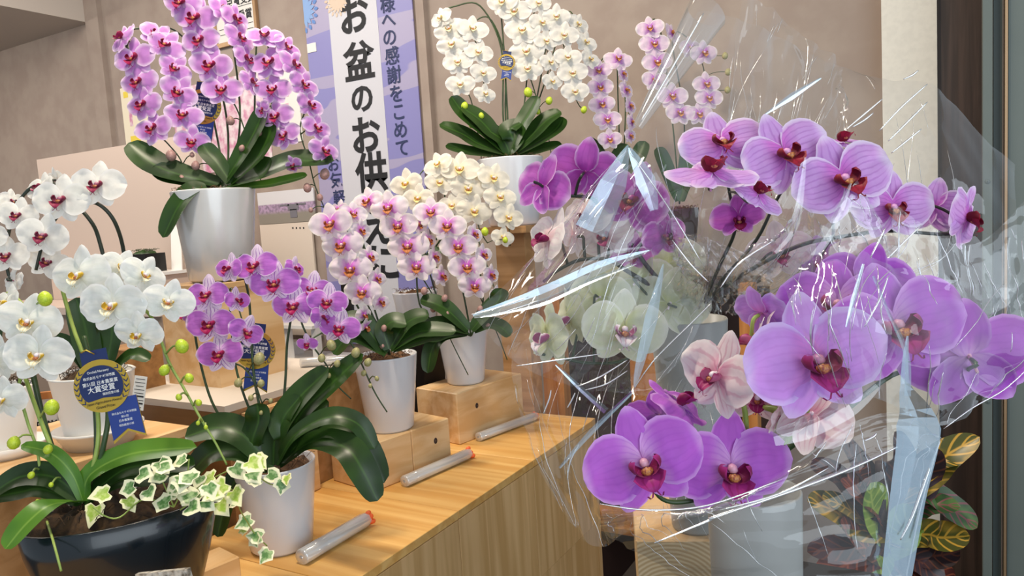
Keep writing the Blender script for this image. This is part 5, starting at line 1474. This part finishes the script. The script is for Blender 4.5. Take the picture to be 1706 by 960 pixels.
fS = [flower(Fb, 1195, 625, 160, d + .02, 'speckle', -60, 5, -15, 0), flower(Fb, 1255, 570, 140, d + .04, 'speckle', -110, 25, 10, 1), flower(Fb, 1262, 660, 120, d + .06, 'speckle', -20, -20, 0, 2), flower(Fb, 1355, 690, 160, d - .01, 'speckle', 115, -25, 20, 0), flower(Fb, 1300, 690, 120, d + .04, 'speckle', 60, -20, 0, 1), flower(Fb, 1270, 520, 110, d + .05, 'lilac', 120, 30, 0, 1)]
gat = (1262, 830, 0.83)
stem(Fb, [gat, (1245, 800, .76), (1170, 830, .70), (1110, 835, .69), (1085, 800, .69), (1090, 740, .72)], d, 0.0028, 'stem', fF, 'flower_stem')
stem(Fb, [gat, (1255, 770, .74), (1245, 730, .70), (1240, 680, .69), (1225, 640, .69), (1250, 590, .71)], d, 0.0034, 'stemL', fS[:3] + fS[5:], 'flower_stem')
stem(Fb, [gat, (1252, 775, .72), (1285, 757, .69), (1315, 728, .68), (1322, 700, .68)], d, 0.0042, 'stemL', fS[3:5], 'flower_stem')
stem(Fb, [gat, (1300, 760, .76), (1400, 690, .72), (1500, 620, .71), (1570, 650, .70), (1612, 625, .70)], d, 0.0032, 'stem', fR, 'flower_stem')
grid_film(Fb, [[(1000, 850, .70), (1080, 845, .62), (1190, 835, .60), (1320, 770, .59), (1430, 700, .59), (1520, 690, .60), (1566, 735, .62)], [(1010, 892, .70), (1090, 880, .62), (1190, 860, .59), (1320, 815, .58), (1430, 780, .58), (1510, 760, .59), (1560, 760, .62)], [(1180, 1000, .66), (1230, 990, .63), (1300, 985, .60), (1380, 985, .58), (1450, 985, .58), (1500, 985, .59), (1520, 985, .60)]], 'film', 54, 40, 0.004, 16, 7, across=True)
grid_film(Fb, [[(1300, 470, .60), (1400, 400, .58), (1500, 440, .58), (1620, 470, .60), (1740, 470, .62)], [(1330, 560, .58), (1400, 520, .54), (1490, 540, .55), (1600, 580, .58), (1740, 560, .62)], [(1400, 690, .60), (1430, 660, .56), (1500, 680, .57), (1570, 715, .60), (1670, 655, .63)]], 'film', 45, 40, 0.004, 18, 8)
grid_film(Fb, [[(1480, 330, .75), (1560, 380, .74), (1640, 400, .74), (1740, 300, .74)], [(1500, 430, .74), (1590, 480, .73), (1660, 490, .73), (1740, 440, .73)], [(1540, 520, .73), (1600, 540, .73), (1670, 560, .73), (1740, 560, .73)]], 'film', 36, 30, 0.006, 22, 9)
foldstrip(Fb, [(1512, 560), (1508, 640), (1530, 712), (1512, 830), (1490, 985)], .58, [3, 14, 66, 52, 42], 6, 'band', 'folded_band')
foldstrip(Fb, [(1455, 460), (1480, 520), (1510, 590), (1512, 660)], .565, [4, 5, 9, 10], 10, 'fold')
rolled(Fb, [(1090, 905), (1180, 868), (1190, 862), (1320, 818), (1420, 780), (1495, 745)], .575, 0.0014)
rolled(Fb, [(1566, 735), (1545, 790), (1520, 860), (1500, 900)], .575, 0.0013)
rolled(Fb, [(1566, 735), (1535, 840), (1505, 985)], .60, 0.0008)
rolled(Fb, [(1572, 715), (1620, 680), (1672, 650), (1715, 612)], .62, 0.0006)
for pts in ([(1410, 540), (1425, 490), (1440, 440)], [(1440, 545), (1465, 500), (1480, 460)], [(1450, 430), (1475, 380)], [(1000, 840), (1080, 850), (1180, 842), (1300, 800)], [(1200, 850), (1300, 822), (1380, 780)], [(1440, 735), (1455, 728), (1460, 722)]):
    rolled(Fb, pts, .575, 0.0008)
foldstrip(Fb, [(1410, 545), (1422, 500), (1438, 440)], .57, [3, 9, 3], 15)
foldstrip(Fb, [(1290, 730), (1340, 715), (1410, 680), (1460, 640)], .59, [30, 40, 40, 20], 30, 'film2')

# ---------------------------------------------------------------- croton on the floor
def crotonmat(name, a, b_, vein, vs_=0.5):
    m, nt, b, out = newmat(name)
    g = G(nt)
    uv = g.n('ShaderNodeUVMap')
    sp = g.n('ShaderNodeSeparateXYZ')
    g.l(uv.outputs[0], sp.inputs[0])
    s = g.math('ABSOLUTE', g.math('SUBTRACT', g.math('MULTIPLY', sp.outputs[1], 2.0), 1.0))
    tc = g.n('ShaderNodeTexCoord')
    nz = g.n('ShaderNodeTexNoise')
    nz.inputs['Scale'].default_value = 22
    g.l(tc.outputs['Object'], nz.inputs['Vector'])
    ph = g.math('SUBTRACT', g.math('MULTIPLY', sp.outputs[0], 48.0), g.math('MULTIPLY', s, 9.0))
    vv = g.math('MAXIMUM', g.mr(g.math('SINE', ph, 0), 0.55, 0.95), g.mr(s, 0.02, 0.12, 1, 0))
    c_ = g.mix(g.mr(nz.outputs[0], 0.42, 0.6), a, b_)
    c_ = g.mix(g.math('MULTIPLY', vv, vs_), c_, vein)
    g.l(c_, b.inputs['Base Color'])
    b.inputs['Roughness'].default_value = 0.35
    return m
M['cr1'] = crotonmat('croton_yellow', hx('474a1b'), hx('8c7426'), hx('c89a38'), 0.85)
M['cr2'] = crotonmat('croton_green', hx('2f4a28'), hx('4a6a32'), hx('8e3550'), 0.6)
M['cr3'] = crotonmat('croton_dark', hx('2a2024'), hx('3d2a30'), hx('70402e'), 0.5)
M['cr4'] = crotonmat('croton_red', hx('6a3228'), hx('4a2420'), hx('a8583a'), 0.6)
M['cr5'] = crotonmat('croton_lime', hx('8aa23c'), hx('5f8030'), hx('b5c060'), 0.5)
cp = P(1470, 1000, 1.32)
Cr = thing('croton_plant', 'croton with yellow green and dark red leaves behind the front bouquet', 'plant', V((cp.x, cp.y, 0)))
pot(Cr, (cp.x, cp.y, 0), 0.085, 0.11, 0.30, 'dark')
MB().tube(spline([V((cp.x, cp.y, 0.28)), V((cp.x + 0.01, cp.y, 0.5)), V((cp.x, cp.y + 0.01, 0.72)), V((cp.x, cp.y, 0.88))], 5), 0.009, 8).build('stem', M['dark'], Cr, True)
for pts, wp, m_ in (([(1480, 850), (1540, 800), (1575, 760), (1632, 728)], 52, 'cr1'), ([(1480, 850), (1540, 790), (1570, 768), (1606, 768)], 34, 'cr1'), ([(1480, 850), (1540, 820), (1590, 850), (1628, 880)], 52, 'cr2'), ([(1480, 900), (1540, 890), (1570, 895), (1616, 893)], 58, 'cr1'), ([(1480, 920), (1530, 925), (1565, 925), (1600, 918)], 52, 'cr3'), ([(1480, 930), (1520, 950), (1560, 955), (1592, 965)], 50, 'cr4'), ([(1480, 880), (1460, 850), (1440, 830), (1400, 800)], 44, 'cr4'), ([(1480, 890), (1430, 880), (1390, 850), (1345, 835)], 60, 'cr1'), ([(1478, 910), (1440, 910), (1390, 915), (1345, 920)], 46, 'cr3'), ([(1470, 900), (1460, 870), (1455, 840), (1450, 805)], 66, 'cr5'), ([(1478, 870), (1450, 800), (1420, 760), (1400, 735)], 56, 'cr3'), ([(1482, 860), (1490, 800), (1500, 760), (1490, 720)], 56, 'cr3'), ([(1480, 930), (1440, 930), (1400, 945), (1360, 965)], 56, 'cr4'), ([(1480, 870), (1440, 840), (1390, 790), (1350, 780)], 50, 'cr3'), ([(1480, 880), (1530, 850), (1560, 840), (1600, 845)], 40, 'cr2'), ([(1475, 920), (1460, 935), (1430, 955), (1420, 985)], 60, 'cr5'), ([(1485, 860), (1530, 820), (1545, 780), (1560, 745)], 50, 'cr3'), ([(1475, 900), (1430, 860), (1400, 840), (1370, 830)], 40, 'cr1'), ([(1470, 890), (1440, 850), (1430, 800), (1440, 770)], 40, 'cr4'), ([(1476, 925), (1500, 900), (1510, 870), (1530, 850)], 56, 'cr5'), ([(1476, 940), (1450, 920), (1420, 890), (1400, 870)], 46, 'cr4'), ([(1470, 950), (1430, 960), (1390, 975), (1350, 990)], 56, 'cr3'), ([(1480, 950), (1510, 930), (1540, 940), (1570, 975)], 50, 'cr3')):
    leaf(Cr, [p + (1.32 - 0.05 * (i / (len(pts) - 1)),) for i, p in enumerate(pts)], 1.3, wp, m_, None, 0.2, 0.8)
